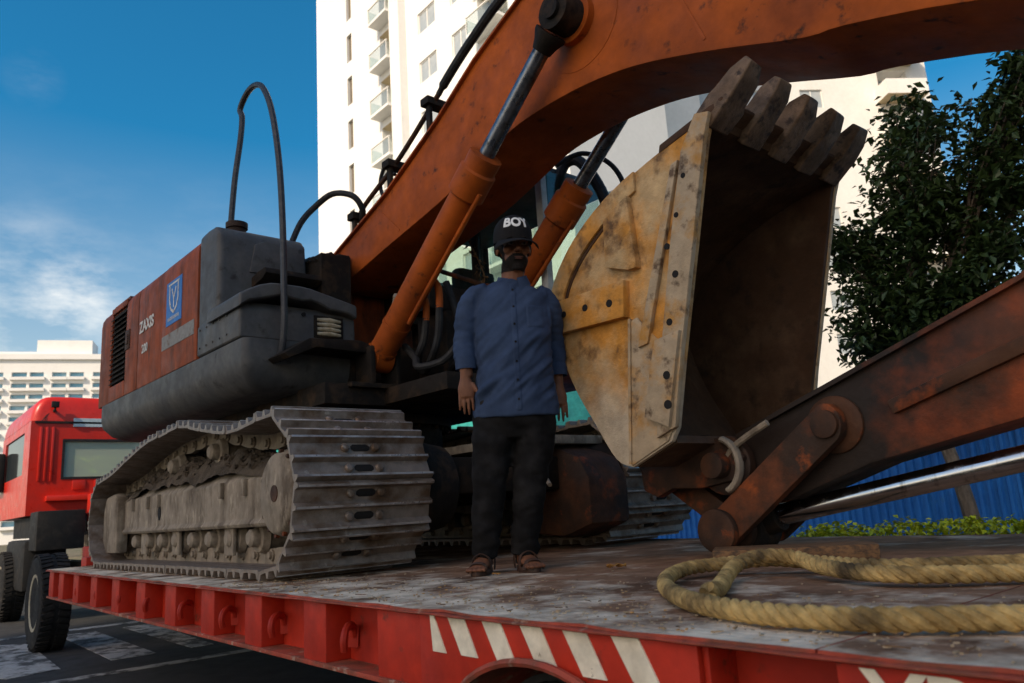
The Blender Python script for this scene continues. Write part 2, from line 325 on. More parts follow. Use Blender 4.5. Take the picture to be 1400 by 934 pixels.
ROPE = mat('straw_coloured_rope', (.50, .32, .12), .9, 0, (.27, .165, .06), 8, .47, .62, (.09, .058, .028), 3.5, .5, .66, bump=.9, bs=150, bdist=.004, vary=.3)
WOOD = mat('weathered_wood', (.20, .10, .045), .85, 0, (.07, .042, .026), 7, .42, .62, stretch=(1, 9, 9), bump=.4, bs=30)
BARK = mat('grey_bark', (.15, .115, .085), .9, 0, (.08, .06, .045), 12, .42, .62, stretch=(1, 1, .3), bump=.6, bs=40)
LEAF = mat('dark_green_leaf', (.02, .042, .010), .5, 0, (.035, .062, .014), 3, .42, .62, bump=0, vary=.25, spec=.35)
LEAFY = mat('yellow_green_hedge_leaf', (.40, .42, .015), .55, 0, (.20, .27, .015), 5, .42, .62, bump=0, vary=.3, spec=.3)
LEAFDRY = mat('dry_brown_leaf', (.33, .16, .045), .8, 0, (.2, .09, .03), 30, .42, .62, bump=.2, vary=.2)
DECALB = mat('blue_decal', (.008, .14, .42), .45, 0, (.05, .12, .22), 16, .6, .7, bump=.02, vary=.1)
DECALW = mat('worn_white_decal', (.55, .54, .5), .6, 0, (.2, .1, .06), 26, .55, .66, bump=0, vary=.1)
DECALG = mat('worn_grey_stripe', (.20, .19, .175), .6, 0, (.14, .09, .06), 14, .52, .66, bump=0, vary=.15)
LAMPM = mat('milky_work_lamp', (.42, .36, .25), .3, 0, (.3, .24, .15), 14, .45, .65, bump=0, vary=.1, spec=.6)
SIGNG = mat('pale_number_plate', (.42, .52, .56), .5, 0, bump=0, vary=.1)
VERGE = mat('dry_verge_earth', (.18, .145, .10), .95, 0, (.10, .10, .045), 1.2, .45, .6, bump=.5, bs=30)

# ------------------------------------------------------------------ setting
GZ = -.90
mb = MB(); mb.bx(-400, 120, -9, 6.2, GZ-.3, GZ); road = struct('road', mb, ASPHALT, flat=True)
mb = MB(); mb.bx(-600, 600, -500, 500, GZ-.6, GZ-.305); struct('ground', mb, VERGE, flat=True)
mb = MB(); mb.bx(-300, 60, 6.45, 70, GZ-.29, GZ+.11); struct('verge', mb, VERGE, flat=True)
mb = MB()
for i in range(60): mb.bx(-40+i, -40+i+.985, 6.19, 6.46, GZ-.2, GZ+.13)
struct('kerb', mb, STREETWALL, bevel=.015)
mb = MB(); mb.bx(-300, 120, -55, -9.01, GZ-.29, GZ+.12); struct('pavement', mb, STREETWALL, flat=True)
def marking(name, pts):
    m_ = MB(); m_.prism(pts, GZ-.01, GZ+.005, 'xy'); return tag(m_.build(name, ROADPAINT), kind='structure')
marking('road_marking', [(-11.6, 1.0), (-11.0, 1.64), (-8.6, 1.55), (-8.5, 1.12), (-9.0, .9)])
for p in ([(-11.4, 2.02), (-11.4, 2.42), (-8.65, 2.40), (-8.65, 1.99)], [(-11.4, 2.74), (-11.4, 3.1), (-8.65, 2.96), (-8.65, 2.74)], [(-11.4, .1), (-11.4, .55), (-8.6, .5), (-8.6, .1)]):
    marking('road_marking', p)
marking('road_marking', [(-7.97, -2), (-7.97, 6.1), (-7.82, 6.1), (-7.82, -2)])
marking('road_marking', [(-12.0, -2), (-12.0, 6.1), (-11.8, 6.1), (-11.8, -2)])

def facade(mb, u0, u1, v0, v1, cols, dep, fn):
    cols = sorted(cols); u = u0
    def q(a, b, c, d): mb.add([a, b, c, d], [(0, 1, 2, 3)])
    for ua, ub, ops in cols:
        if ua > u: q(fn(u, v0, 0), fn(ua, v0, 0), fn(ua, v1, 0), fn(u, v1, 0))
        v = v0
        for va, vb in sorted(ops):
            q(fn(ua, v, 0), fn(ub, v, 0), fn(ub, va, 0), fn(ua, va, 0))
            q(fn(ua, va, 0), fn(ub, va, 0), fn(ub, va, dep), fn(ua, va, dep)); q(fn(ua, vb, 0), fn(ub, vb, 0), fn(ub, vb, dep), fn(ua, vb, dep))
            q(fn(ua, va, 0), fn(ua, vb, 0), fn(ua, vb, dep), fn(ua, va, dep)); q(fn(ub, va, 0), fn(ub, vb, 0), fn(ub, vb, dep), fn(ub, va, dep))
            v = vb
        q(fn(ua, v, 0), fn(ub, v, 0), fn(ub, v1, 0), fn(ua, v1, 0)); u = ub
    q(fn(u, v0, 0), fn(u1, v0, 0), fn(u1, v1, 0), fn(u, v1, 0))
def window_meshes(w_, h, panes, frame_m, pane_m, tag_):
    f = MB(); t = .07
    f.bx(-w_/2, w_/2, -.03, .05, 0, t); f.bx(-w_/2, w_/2, -.03, .05, h-t, h)
    for i in range(panes+1):
        x = -w_/2+t/2+i*(w_-t)/panes; f.bx(x-t/2, x+t/2, -.032, .048, .001, h-.001)
    p = MB(); p.bx(-w_/2+.01, w_/2-.01, .0, .012, .01, h-.01)
    return f.mesh('window_frame_'+tag_, frame_m, flat=True), p.mesh('window_pane_'+tag_, pane_m, flat=True)

# white tower parallel to the road
TA = thing('white_tower', 'tall white apartment tower with slot windows and stacked corner balconies behind the excavator boom', 'building', (-33, 22, GZ))
TY, x0, x1, ztop, ST = 22.0, -45.4, -21.6, 46.0, 3.05
slot = [(31.2-1.95-ST*k, 31.2-ST*k) for k in range(-3, 9)]
balc = [(28.9-2.45-ST*k, 28.9-ST*k) for k in range(-4, 8)]
winr = [(27.97-1.3-ST*k, 27.97-ST*k) for k in range(-4, 8)]
mb = MB()
cols = [(-41.05, -40.4, slot), (-36.85, -35.0, balc), (-32.65, -30.95, winr), (-29.5, -28.1, winr), (-27.2, -24.9, balc), (-24.3, -23.0, winr)]
facade(mb, x0, x1, GZ, ztop, [c for c in cols if c[2] is not balc], .22, lambda u, v, w_: V(u, TY+w_, v)) if False else None
fa = lambda u, v, w_: V(u, TY+w_, v)
# strips with their own recess depth
facade(mb, x0, -38.6, GZ, ztop, [cols[0]], .25, fa)
facade(mb, -38.6, -33.8, GZ, ztop, [cols[1]], 1.5, fa)
facade(mb, -33.8, -27.8, GZ, ztop, [cols[2], cols[3]], .16, fa)
facade(mb, -27.8, -24.6, GZ, ztop, [cols[4]], 1.5, fa)
facade(mb, -24.6, x1, GZ, ztop, [cols[5]], .16, fa)
mb.add([(x1, TY, GZ), (x1, TY+7, GZ), (x1, TY+7, ztop), (x1, TY, ztop), (x0, TY, GZ), (x0, TY+7, GZ), (x0, TY+7, ztop), (x0, TY, ztop)],
       [(0, 1, 2, 3), (4, 7, 6, 5), (3, 2, 6, 7), (1, 5, 6, 2)])
wallA = mb.build('wall', WALLW, TA, flat=True)
pil = MB(); pil.bx(-34.95, -33.9, TY-.5, TY-.002, GZ, ztop-.05); pil.build('pilaster', WALLW, TA, flat=True)
SLOTGL = mat('brown_slot_glazing', (.16, .13, .09), .4, 0, bump=0, vary=.1)
mb = MB(); mb.bx(-40.98, -40.42, TY+.16, TY+.2, GZ+.1, ztop-1); mb.build('stair_glazing', SLOTGL, TA, flat=True)
wf, wp = window_meshes(1.7, 1.3, 2, WALLC, WINGLASS, 'a'); wf2, wp2 = window_meshes(1.4, 1.3, 2, WALLC, WINGLASS, 'b')
for xs, fm, pm in ((-31.8, wf, wp), (-28.8, wf2, wp2), (-23.65, wf2, wp2)):
    for a, b in winr:
        o = link('window', fm, TA, (xs, TY+.1, a)); link('pane', pm, o, (xs, TY+.1, a))
def balcony(root, cx, wdt, a, b, y, rail_m):
    m_ = MB(); m_.bx(cx-wdt/2-.1, cx+wdt/2+.1, y-.75, y+1.45, a-.16, a-.003); o = m_.build('balcony', WALLW, root, flat=True)
    m_ = MB(); m_.bx(cx-wdt/2-.06, cx+wdt/2+.06, y-.71, y-.68, a+.08, a+.9); m_.bx(cx-wdt/2-.09, cx-wdt/2-.06, y-.7, y-.05, a+.08, a+.9); m_.bx(cx+wdt/2+.06, cx+wdt/2+.09, y-.7, y-.05, a+.08, a+.9)
    m_.build('glass_balustrade', rail_m, o, flat=True)
    m_ = MB(); m_.bx(cx-wdt/2, cx+wdt/2, y+1.451, y+1.5, a-.1, b+.1); m_.build('back_wall', WALLW, o, flat=True)
    m_ = MB()
    for s in (-1, 1): m_.bx(cx+s*(wdt/2+.07)-.02, cx+s*(wdt/2+.07)+.02, y-.75, y-.715, a, a+1.0)
    m_.bx(cx-wdt/2-.1, cx+wdt/2+.1, y-.75, y-.67, a+.95, a+1.01); m_.build('handrail', WALLC, o, flat=True)
    m_ = MB(); m_.bx(cx-wdt/2+.002, cx+wdt/2-.002, y+.003, y+1.45, b-.05, b-.002); m_.build('soffit', TAN, o, flat=True)
    m_ = MB(); m_.bx(cx-wdt/2+.1, cx-.1, y+1.40, y+1.44, a+.05, b-.3); m_.build('balcony_door', WINGLASS, o, flat=True)
BALG = clear('balcony_glass', (.90, .94, .93))
for a, b in balc:
    balcony(TA, -35.93, 1.85, a, b, TY, BALG); balcony(TA, -26.05, 2.3, a, b, TY, BALG)

# cream tower further back
bp0, bp1 = V(-33.5, 38.6, 0), V(-19.7, 58.5, 0)
bd = (bp1-bp0).normalized(); bn = V(bd.y, -bd.x, 0); BL = (bp1-bp0).length
TB = thing('cream_tower', 'cream apartment tower with boxy projecting balconies rising behind the leafy tree', 'building', (-26, 50, GZ))
rowsB = [(6+3.05*k, 6+3.05*k+1.45) for k in range(0, 11)]
rowsD = [(3.4+3.05*k, 3.4+3.05*k+2.4) for k in range(0, 12)]
fb = lambda u, v, w_: bp0+bd*u-bn*w_+V(0, 0, v)
mb = MB(); bcols = [2.0, 6.6, 10.6, 14.2]
facade(mb, 0, BL-5.2, GZ, 44, [(c, c+1.7, rowsB) for c in bcols], .2, fb)
facade(mb, BL-5.2, BL, GZ, 44, [(BL-3.9, BL-1.6, rowsD)], 1.4, fb)
b2 = bp1-bn*12; b3 = bp0-bn*12
mb.add([bp1+V(0, 0, GZ), b2+V(0, 0, GZ), b2+V(0, 0, 44), bp1+V(0, 0, 44), bp0+V(0, 0, 44), b3+V(0, 0, 44), bp0+V(0, 0, GZ), b3+V(0, 0, GZ)], [(0, 1, 2, 3), (3, 2, 5, 4), (6, 4, 5, 7)])
mb.build('wall', WALLC, TB, flat=True)
wfB, wpB = window_meshes(1.7, 1.45, 2, WALLC, WINGLASS, 'c'); rz = math.atan2(bd.y, bd.x)
for c in bcols:
    for a, b in rowsB:
        p = fb(c+.85, a, .12); o = link('window', wfB, TB, p, (0, 0, rz)); q = link('pane', wpB, o); q.location = (0, 0, 0)
for a, b in rowsD:
    cx = BL-2.75; RM = Matrix.Rotation(rz, 4, 'Z'); FB = Matrix.Translation(bp0) @ RM
    m_ = MB(); m_.bx(cx-1.5, cx+1.6, -1.5, .0, a-.2, a-.002); m_.bx(cx-1.5, cx+1.6, -1.5, -1.38, a-.001, a+.95); m_.bx(cx-1.5, cx-1.38, -1.375, -.003, a-.001, a+.95); m_.bx(cx+1.48, cx+1.6, -1.375, -.003, a-.001, a+.95)
    o = m_.build('balcony', WALLC, TB, fr=FB, flat=True)
    m_ = MB(); m_.bx(cx-1.1, cx+1.0, 1.34, 1.38, a+.05, b-.1); m_.build('balcony_door', WINGLASS, o, fr=FB, flat=True)
    m_ = MB(); m_.bx(cx-1.48, cx+1.58, -1.48, -.01, a-.24, a-.203); m_.build('soffit', TAN, o, fr=FB, flat=True)

# far hotel at the end of the road
hc = V(-226, 34, 0); hn = V(.93, -.36, 0).normalized(); hd = V(-hn.y, hn.x, 0)
HT = thing('hotel', 'distant white hotel block with rows of blue glazed balconies beyond the truck cab', 'building', (hc.x, hc.y, GZ))
fh = lambda u, v, w_: hc+hd*u-hn*w_+V(0, 0, v)
rowsH = [(2.95+2.85*k, 2.95+2.85*k+1.75) for k in range(14)]
hcols = [(-19.5, 4.2), (-13.4, 3.6), (-8.0, 3.4), (-4.0, 3.2), (1.0, 3.3), (5.0, 3.3), (10.4, 3.6), (15.5, 3.6)]
mb = MB(); facade(mb, -22, 22, GZ, 45.0, [(c, c+w_, rowsH) for c, w_ in hcols], 1.2, fh)
def hb(m_, u_0, u_1, w0, w1, z0, z1):
    vs = [fh(u, v, w_) for u in (u_0, u_1) for w_ in (w0, w1) for v in (z0, z1)]
    m_.add(vs, [(0, 1, 3, 2), (4, 6, 7, 5), (0, 4, 5, 1), (2, 3, 7, 6), (0, 2, 6, 4), (1, 5, 7, 3)])
hb(mb, -22, 22, .01, 14, 44.2, 45.0); mb.build('wall', WALLW, HT, flat=True)
mb = MB(); hb(mb, -22.4, 22.4, -.7, 13, 45.01, 46.4); mb.build('parapet', WALLW, HT, flat=True)
mb = MB(); hb(mb, -3.2, 9.6, 2, 10, 46.41, 50.6); hb(mb, -12.5, -3.21, 2, 10, 46.41, 47.5); mb.build('roof_house', WALLW, HT, flat=True)
for c, w_ in hcols:
    for a, b in rowsH:
        m_ = MB(); hb(m_, c+.05, c+w_-.05, 1.1, 1.19, a+.02, b-.02); o = m_.build('window', BLUEGLASS, HT, flat=True)
        m_ = MB(); hb(m_, c-.3, c+w_+.3, -.9, .02, a-.3, a+.45); m_.build('balcony', WALLW, HT, flat=True)

# unseen tower added behind the viewer so that its shadow covers the trailer
SBX, SBY, SBZ = 12.5, -60.0, 61.5
SB = thing('shade_tower', 'unseen tall sandy tower added behind the viewer to shade the trailer', 'building', (SBX, SBY, GZ))
mb = MB(); rowsS = [(1.0+3.1*k, 2.6+3.1*k) for k in range(19)]; xsS = [SBX-5.9+4.0*k for k in range(3)]
facade(mb, SBX-6.8, SBX+6.8, GZ, SBZ, [(x, x+1.8, rowsS) for x in xsS], .2, lambda u, v, w_: V(u, SBY-w_, v))
xa_, xb_ = SBX-6.8, SBX+6.8
mb.add([(xa_, SBY, GZ), (xa_, SBY-8, GZ), (xa_, SBY-8, SBZ), (xa_, SBY, SBZ), (xb_, SBY, GZ), (xb_, SBY-8, GZ), (xb_, SBY-8, SBZ), (xb_, SBY, SBZ)], [(0, 1, 2, 3), (4, 7, 6, 5), (3, 2, 6, 7), (1, 5, 6, 2)])
mb.build('wall', STREETWALL, SB, flat=True)
wfS, wpS = window_meshes(1.8, 1.6, 2, WALLC, GLASS, 'd')
for x in xsS:
    for a, b in rowsS:
        p = V(x+.9, SBY-.12, a); o = link('window', wfS, SB, p); link('pane', wpS, o, p)

# ------------------------------------------------------------------ fence, net, hedge, trees
FZ = GZ+.11
FN = thing('corrugated_fence', 'blue corrugated metal sheet fence along the far verge', 'fence', (-8, 10, FZ))
prof = []
for i in range(11):
    x = i*.105; prof += [(x, 0), (x+.035, 0), (x+.05, .035), (x+.09, .035)]
prof = [p for p in prof if p[0] <= 1.06]
mb = MB(); n = len(prof)
mb.add([(x, y, 0) for x, y in prof]+[(x, y, 2.35) for x, y in prof]+[(x, y+.004, 0) for x, y in prof]+[(x, y+.004, 2.35) for x, y in prof],
       [(i, i+1, i+1+n, i+n) for i in range(n-1)]+[(2*n+i, 3*n+i, 3*n+i+1, 2*n+i+1) for i in range(n-1)])
pme = mb.mesh('sheet', FENCEB, flat=True)
for i in range(41):
    x = -32+i*1.03; link('panel', pme, FN, (x, 10+R.uniform(-.012, .012), FZ+R.uniform(-.03, .03)), (0, 0, R.uniform(-.008, .008)))
for i in range(11):
    mb = MB(); mb.bx(-32+i*4.26-.03, -32+i*4.26+.03, 10.06, 10.12, FZ-.1, FZ+2.4); mb.build('post', DARKST, FN, flat=True)
mb = MB(); mb.grid(lambda a, b: V(-26+18.5*a, 10.6+.12*math.sin(a*60)+.05*math.sin(b*9+a*25), FZ+1.6+3.1*b), 120, 12)
net = mb.build('shade_net', TEAL); tag(net, 'teal green shade net hung above the blue fence behind the excavator', 'net')
md = net.modifiers.new('thick', 'SOLIDIFY'); md.thickness = .01
def leaf_cloud(mb, pts, size, rnd, droop=.3):
    for p in pts:
        s = size*rnd.uniform(.6, 1.25); a = rnd.uniform(0, 6.283); e = rnd.uniform(-1.0, .5)
        d = V(math.cos(a)*math.cos(e), math.sin(a)*math.cos(e), math.sin(e)); sdv = d.cross(V(rnd.gauss(0, .4), rnd.gauss(0, .4), 1)).normalized(); nn = sdv.cross(d)
        w_ = s*.27
        mb.add([p, p+d*s*.45+sdv*w_+nn*s*.08, p+d*s-nn*s*droop*.3, p+d*s*.45-sdv*w_+nn*s*.08], [(0, 1, 2), (0, 2, 3)])
HG = thing('hedge', 'low clipped yellow-green hedge at the foot of the blue fence', 'hedge', (-1, 8.2, FZ))
rh = random.Random(5); pts = []
for i in range(9000):
    x = rh.uniform(-5.3, 4); y = 8.25+rh.uniform(-.32, .32); top = -.10+.07*noise.noise(V(x*2.2, y*2, 0))+.05*noise.noise(V(x*6, y*5, 3))
    if x < -4.7: top -= (-4.7-x)*.4
    pts.append(V(x, y, top-abs(rh.gauss(0, .14))))
mb = MB(); leaf_cloud(mb, pts, .075, rh); mb.build('foliage', LEAFY, HG, flat=True)['kind'] = 'stuff'
mb = MB()
for i in range(60):
    x = rh.uniform(-5.0, 4); y = 8.25+rh.uniform(-.2, .2); mb.tube([(x, y, FZ-.02), (x+rh.uniform(-.1, .1), y, -.5), (x+rh.uniform(-.15, .15), y, -.2)], [.012, .009, .004], 5)
mb.build('stems', BARK, HG)['kind'] = 'stuff'

def tree(name, label, base, top, crowns, nleaf, size, seed, tr=.09, lm=LEAF, group=None):
    T = thing(name, label, 'tree', base, group=group); rt = random.Random(seed)
    base = Vector(base); top = Vector(top); mb = MB()
    path = cm([base-V(0, 0, .1), base.lerp(top, .35)+V(.03, 0, 0), base.lerp(top, .7)+V(-.05, .05, 0), top], 5)
    mb.tube(path, [tr*(1-.55*i/len(path)) for i in range(len(path))], 9)
    mb.build('trunk', BARK, T)
    pts = []
    for c, r, nb in crowns:
        c = Vector(c); st = path[int(len(path)*.72)]
        lm_ = MB(); mid = st.lerp(c, .5)+V(rt.uniform(-.1, .1), rt.uniform(-.1, .1), .05)
        lp = cm([st, mid, c], 6); lm_.tube(lp, [tr*.45*(1-.7*i/len(lp)) for i in range(len(lp))], 7)
        for k in range(nb):
            d = V(rt.gauss(0, 1), rt.gauss(0, 1), rt.gauss(0, .8)).normalized(); e = c+V(d.x*r.x, d.y*r.y, d.z*r.z)*rt.uniform(.55, 1.05)
            s0 = lp[rt.randrange(len(lp)//2, len(lp))]
            tw = cm([s0, s0.lerp(e, .5)+V(0, 0, .06), e], 4); lm_.tube(tw, [tr*.16*(1-.8*i/len(tw)) for i in range(len(tw))], 5)
            for j in range(int(nleaf/(len(crowns)*nb))):
                q = tw[rt.randrange(3, len(tw))]; pts.append(q+V(rt.gauss(0, .9*size), rt.gauss(0, .9*size), rt.gauss(0, .75*size)))
        lm_.build('limb', BARK, T)
    mb = MB(); leaf_cloud(mb, pts, size, rt); mb.build('crown', lm, T, flat=True)['kind'] = 'stuff'
    return T
E3 = lambda x, y, z: V(x, y, z)
tree('street_tree', 'dark leafy street tree with a thin leaning trunk in front of the blue fence', (-3.28, 8.9, FZ), (-3.75, 8.9, 2.3),
     [(V(-3.95, 8.7, 3.0), V(.5, .6, .5), 26), (V(-3.2, 8.7, 3.7), V(.6, .7, .6), 30), (V(-3.7, 8.8, 2.45), V(.45, .6, .45), 20), (V(-2.9, 8.9, 3.1), V(.55, .6, .5), 24),
      (V(-2.3, 8.8, 3.9), V(.5, .6, .45), 16), (V(-3.2, 8.9, 4.35), V(.35, .5, .35), 12), (V(-2.2, 8.9, 3.2), V(.45, .5, .45), 14), (V(-2.6, 8.8, 2.65), V(.45, .5, .35), 14), (V(-1.9, 8.8, 4.35), V(.45, .5, .4), 12), (V(-4.1, 8.7, 1.95), V(.35, .5, .35), 12), (V(-3.45, 8.7, 2.1), V(.45, .5, .4), 14), (V(-2.85, 8.7, 2.2), V(.45, .5, .35), 12), (V(-3.3, 8.7, 3.0), V(.6, .6, .5), 18)], 17000, .115, 3)
tree('street_tree', 'pale green roadside tree seen through the truck cab window', (-48, 9.5, FZ), (-48, 9.5, 2.5),
     [(V(-48, 9.0, 4.2), V(2.0, 2.2, 1.6), 24), (V(-48, 12, 4.4), V(2, 2.2, 1.6), 22), (V(-48, 6.8, 3.4), V(2, 2, 1.4), 20), (V(-48, 10.5, 2.6), V(2, 3, 1.2), 20)], 7000, .42, 8, .2, LEAFY)

# ------------------------------------------------------------------ lowbed trailer
TR = thing('lowbed_trailer', 'red lowbed trailer with dusty steel deck carrying the excavator', 'trailer', (-3, 3.07, GZ))
Y0, Y1, XF, XR = 1.416, 4.72, -8.75, 2.6
xs = [XF, -7.2, -5.6, -4.0, -2.42, -.85, .75, XR]
def deck_plate(xa, xb):
    m_ = MB(); nx, ny = 10, 22
    def fn(a, b, z=0):
        x = xa+.003+(xb-xa-.006)*a; y = Y0+(Y1-Y0)*b
        e = .006*noise.noise(V(x*1.3, y*1.1, 0)); rim = .010*noise.noise(V(x*5, 0, 5)) if b == 0 else 0
        return V(x, y+rim, e*min(1, b*8)-.002+rim*.4)
    m_.grid(lambda a, b: fn(a, b), nx*2, ny); m_.grid(lambda a, b: fn(a, b)-V(0, 0, .008), nx*2, ny)
    m_.cur = 1                                                # skirt along both long edges
    for b in (0, 1): m_.grid(lambda a, c: fn(a, b)-V(0, 0, .008*c), nx*2, 1)
    for a in (0, 1): m_.grid(lambda b, c: fn(a, b)-V(0, 0, .008*c), ny, 1)
    return m_
for a, b in zip(xs, xs[1:]): deck_plate(a, b).build('deck_plate', [DECK, REDEDGE], TR)
mb = MB(); mb.grid(lambda a, b: V(XF+(XR-XF)*a, Y0-.004+.006*noise.noise(V(a*60, 0, 1))+(.002 if b in (0, 1) else -.006), -.0095-.010*b+.003*noise.noise(V(a*45, 3, 0))), 160, 3)
mb.grid(lambda a, b: V(XF+(XR-XF)*a, Y0-.004+.006*noise.noise(V(a*60, 0, 1))+.03*b, -.0095+.003*noise.noise(V(a*45, 3, 0))), 160, 1)
mb.build('edge_angle', REDEDGE, TR)
ZB = -.262
mb = MB(); mb.bx(XF+.01, -2.22, 1.545, 1.57, ZB, -.014); mb.bx(XF+.01, XR-.01, 4.56, 4.58, ZB, -.014); mb.build('side_web', REDPAINT, TR)
mb = MB(); mb.prism([(1.425, ZB), (1.6, ZB), (1.6, ZB+.014), (1.425, ZB+.018)], XF, -2.2, 'yz'); mb.build('bottom_flange', REDEDGE, TR, bevel=.003)
pm_ = MB(); pm_.bx(0, .2, 0, .11, ZB+.016, -.014); pme = pm_.mesh('post', REDPAINT, bevel=.008)
for i, x in enumerate((-8.72, -8.26, -7.64, -6.99, -6.32, -5.67, -5.04, -4.40, -3.78, -3.14)): link('post', pme, TR, (x, 1.436, 0))
mb = MB(); mb.bx(-2.54, -2.25, 1.436, 1.546, ZB+.016, -.014); mb.build('post', REDPAINT, TR, bevel=.008)
hk = MB(); hk.tube(cm([(0, .06, -.10), (0, .045, -.065), (0, .0, -.05), (0, -.045, -.065), (0, -.062, -.10), (0, -.05, -.135)], 5), [.015]*26, 8)
hk.bx(-.02, .02, .052, .06, -.14, -.06)
hme = hk.mesh('hook', REDPAINT)
for x in (-8.33, -7.56, -6.87, -6.17, -5.50, -4.82, -4.15, -3.53, -2.84): link('tie_hook', hme, TR, (x, 1.49, -.06+R.uniform(-.006, .006)), (0, R.uniform(-.06, .06), R.uniform(.5, .9)))
# flush hazard panel with wheel arch
PB = -.5; cx, cz, ax_, az = -1.68, -.45, .45, .34
arch = [(cx+ax_*math.cos(t), cz+az*math.sin(t)) for t in [math.pi*(1-i/24) for i in range(25)]]
mb = MB(); mb.prism([(-2.25, -.014), (-2.25, PB)]+[(cx-ax_, PB)]+arch+[(cx+ax_, PB), (-1.14, PB), (-1.14, -.014)], 1.428, 1.446)
mb.build('hazard_panel', REDPAINT, TR, bevel=.002)
mb = MB(); arp = [V(x, 1.405, z) for x, z in arch]; mb.tube(arp, .012, 6); mb.grid(lambda a, b: V(cx+(ax_-.002)*math.cos(math.pi*(1-a)), 1.41+.34*b, cz+(az-.002)*math.sin(math.pi*(1-a))), 24, 1)
mb.build('wheel_arch', REDEDGE, TR)
for pts in ([(-2.185, -.014), (-2.165, -.014), (-2.10, -.128), (-2.172, -.128)],) + tuple([(a, -.014), (a+.088, -.014), (a+.152, -.126), (a+.07, -.126)] for a in (-2.09, -1.915, -1.742, -1.57, -1.398)):
    m_ = MB(); m_.prism(pts, 1.4245, 1.4285); m_.build('hazard_stripe', WHITEPAINT, TR)
mb = MB(); mb.bx(-1.139, -.82, 1.545, 1.56, PB, -.014); mb.build('recess_plate', REDPAINT, TR)
mb = MB(); mb.bx(-.82, XR-.01, 1.428, 1.446, PB, -.014); mb.bx(-.819, -.80, 1.447, 1.545, PB, -.014); mb.bx(-1.142, -1.125, 1.447, 1.545, PB, -.014); mb.build('rear_side_panel', REDPAINT, TR, bevel=.002)
for ch, lx_ in (('Y', -.775), ('R', -.655)):
    tm = text_mb(ch, .19, .004, .003); xm = min(v.x for v in tm.v)
    mb = MB(); mb.add([V(lx_+(v.x-xm)*.95, 1.4255-v.z*.5, -.024-.136+v.y) for v in tm.v], tm.f); mb.build('lettering', WHITEPAINT, TR, flat=True)
# under-structure and wheels
mb = MB(); mb.bx(XF, XR, 2.1, 2.35, -.42, -.03); mb.bx(XF, XR, 3.8, 4.05, -.42, -.03); mb.build('main_beam', REDEDGE, TR)
mb = MB()
for x in (-8, -7, -6, -5, -4, -3, -.6, .4, 1.4): mb.bx(x-.04, x+.04, 1.572, 4.558, -.2, -.03)
mb.build('cross_member', REDEDGE, TR)
mb = MB(); mb.prism([(-8.76, -.30), (-8.76, -.02), (-8.95, .13), (-11.0, .16), (-11.0, -.02), (-9.2, -.05)], 2.15, 4.0); mb.build('gooseneck', REDPAINT, TR, bevel=.012)
mb = MB(); mb.bx(-8.99, -8.76, 1.75, 2.14, -.2, .08); mb.build('front_guard', REDPAINT, TR, bevel=.01)
def wheel(root, x, y0, wdt, r, rimr, zc, near=True):
    o = Vector((x, y0, zc)); m_ = MB()
    m_.lathe([(rimr, .03), (r*.82, 0), (r*.95, .02), (r, .06), (r, wdt-.06), (r*.95, wdt-.02), (r*.82, wdt), (rimr, wdt-.03)], o, (0, 1, 0), 40)
    t = m_.build('tyre', TYRE, root)
    m_ = MB()
    for k in range(46):
        a = 2*math.pi*k/46; rot = Matrix.Rotation(-a, 3, 'Y')
        for s in (0, 1): m_.box(o+rot @ V(0, wdt*(.25+.5*s), r+.005)+V(0, 0, 0), (.045, wdt*.36, .022), rot @ Matrix.Rotation(.25*(1-2*s), 3, 'Z'))
    m_.build('tread', TYRE, t, flat=True)['kind'] = 'stuff'
    m_ = MB(); m_.lathe([(.001, .10), (.10, .10), (.12, .055), (rimr*.72, .07), (rimr*.86, .11), (rimr*.93, .025), (rimr*1.04, .02), (rimr*1.04, .05), (rimr*1.02, wdt-.03), (.001, wdt-.03)], o, (0, 1, 0), 32)
    rm_ = m_.build('rim', RIM, root)
    m_ = MB()
    for k in range(10):
        a = 2*math.pi*k/10; p = o+V(math.cos(a)*rimr*.5, 0, math.sin(a)*rimr*.5); m_.cyl(p+V(0, .03, 0), p+V(0, .09, 0), .014, 6)
    m_.build('wheel_nut', DARKST, rm_)['kind'] = 'stuff'
for x in (-1.68, -.5, .7):
    for y in (1.50, 4.2):
        wh = part('wheel', TR); wheel(wh, x, y, .26, .36, .2, -.53)

# ------------------------------------------------------------------ tractor truck
TK = thing('tractor_truck', 'red lorry cab seen from behind with a rear window ahead of the trailer', 'truck', (-13.5, 3.05, GZ))
ya, yb, za, zb, xr, xfr = 1.86, 4.25, .62, 2.40, -13.5, -16.4
mb = MB(); fnr = lambda u, v, w_: V(xr-w_, u, v)
facade(mb, ya, yb, za, 2.02, [(2.32, 3.8, [(1.17, 1.72)])], .06, fnr)
facade(mb, ya, yb, za, 2.02, [(ya+.1, yb-.1, [(1.25, 1.98)])], -.06, lambda u, v, w_: V(xfr-w_, u, v))
facade(mb, xfr, xr, za, 2.02, [(xfr+.35, xr-.55, [(1.25, 1.9)])], .05, lambda u, v, w_: V(u, ya+w_, v))
facade(mb, xfr, xr, za, 2.02, [(xfr+.35, xr-.55, [(1.25, 1.9)])], .05, lambda u, v, w_: V(u, yb-w_, v))
mb.add([(xr, ya, za), (xfr, ya, za), (xfr, yb, za), (xr, yb, za)], [(0, 1, 2, 3)])
mb.build('cab_body', TRUCKRED, TK, flat=True)
mb = MB(); rf = []
for k in range(9):
    t = k/8; z = 2.025+.38*math.sin(t*math.pi/2); i_ = .22*(1-math.cos(t*math.pi/2)); rf.append((i_, z))
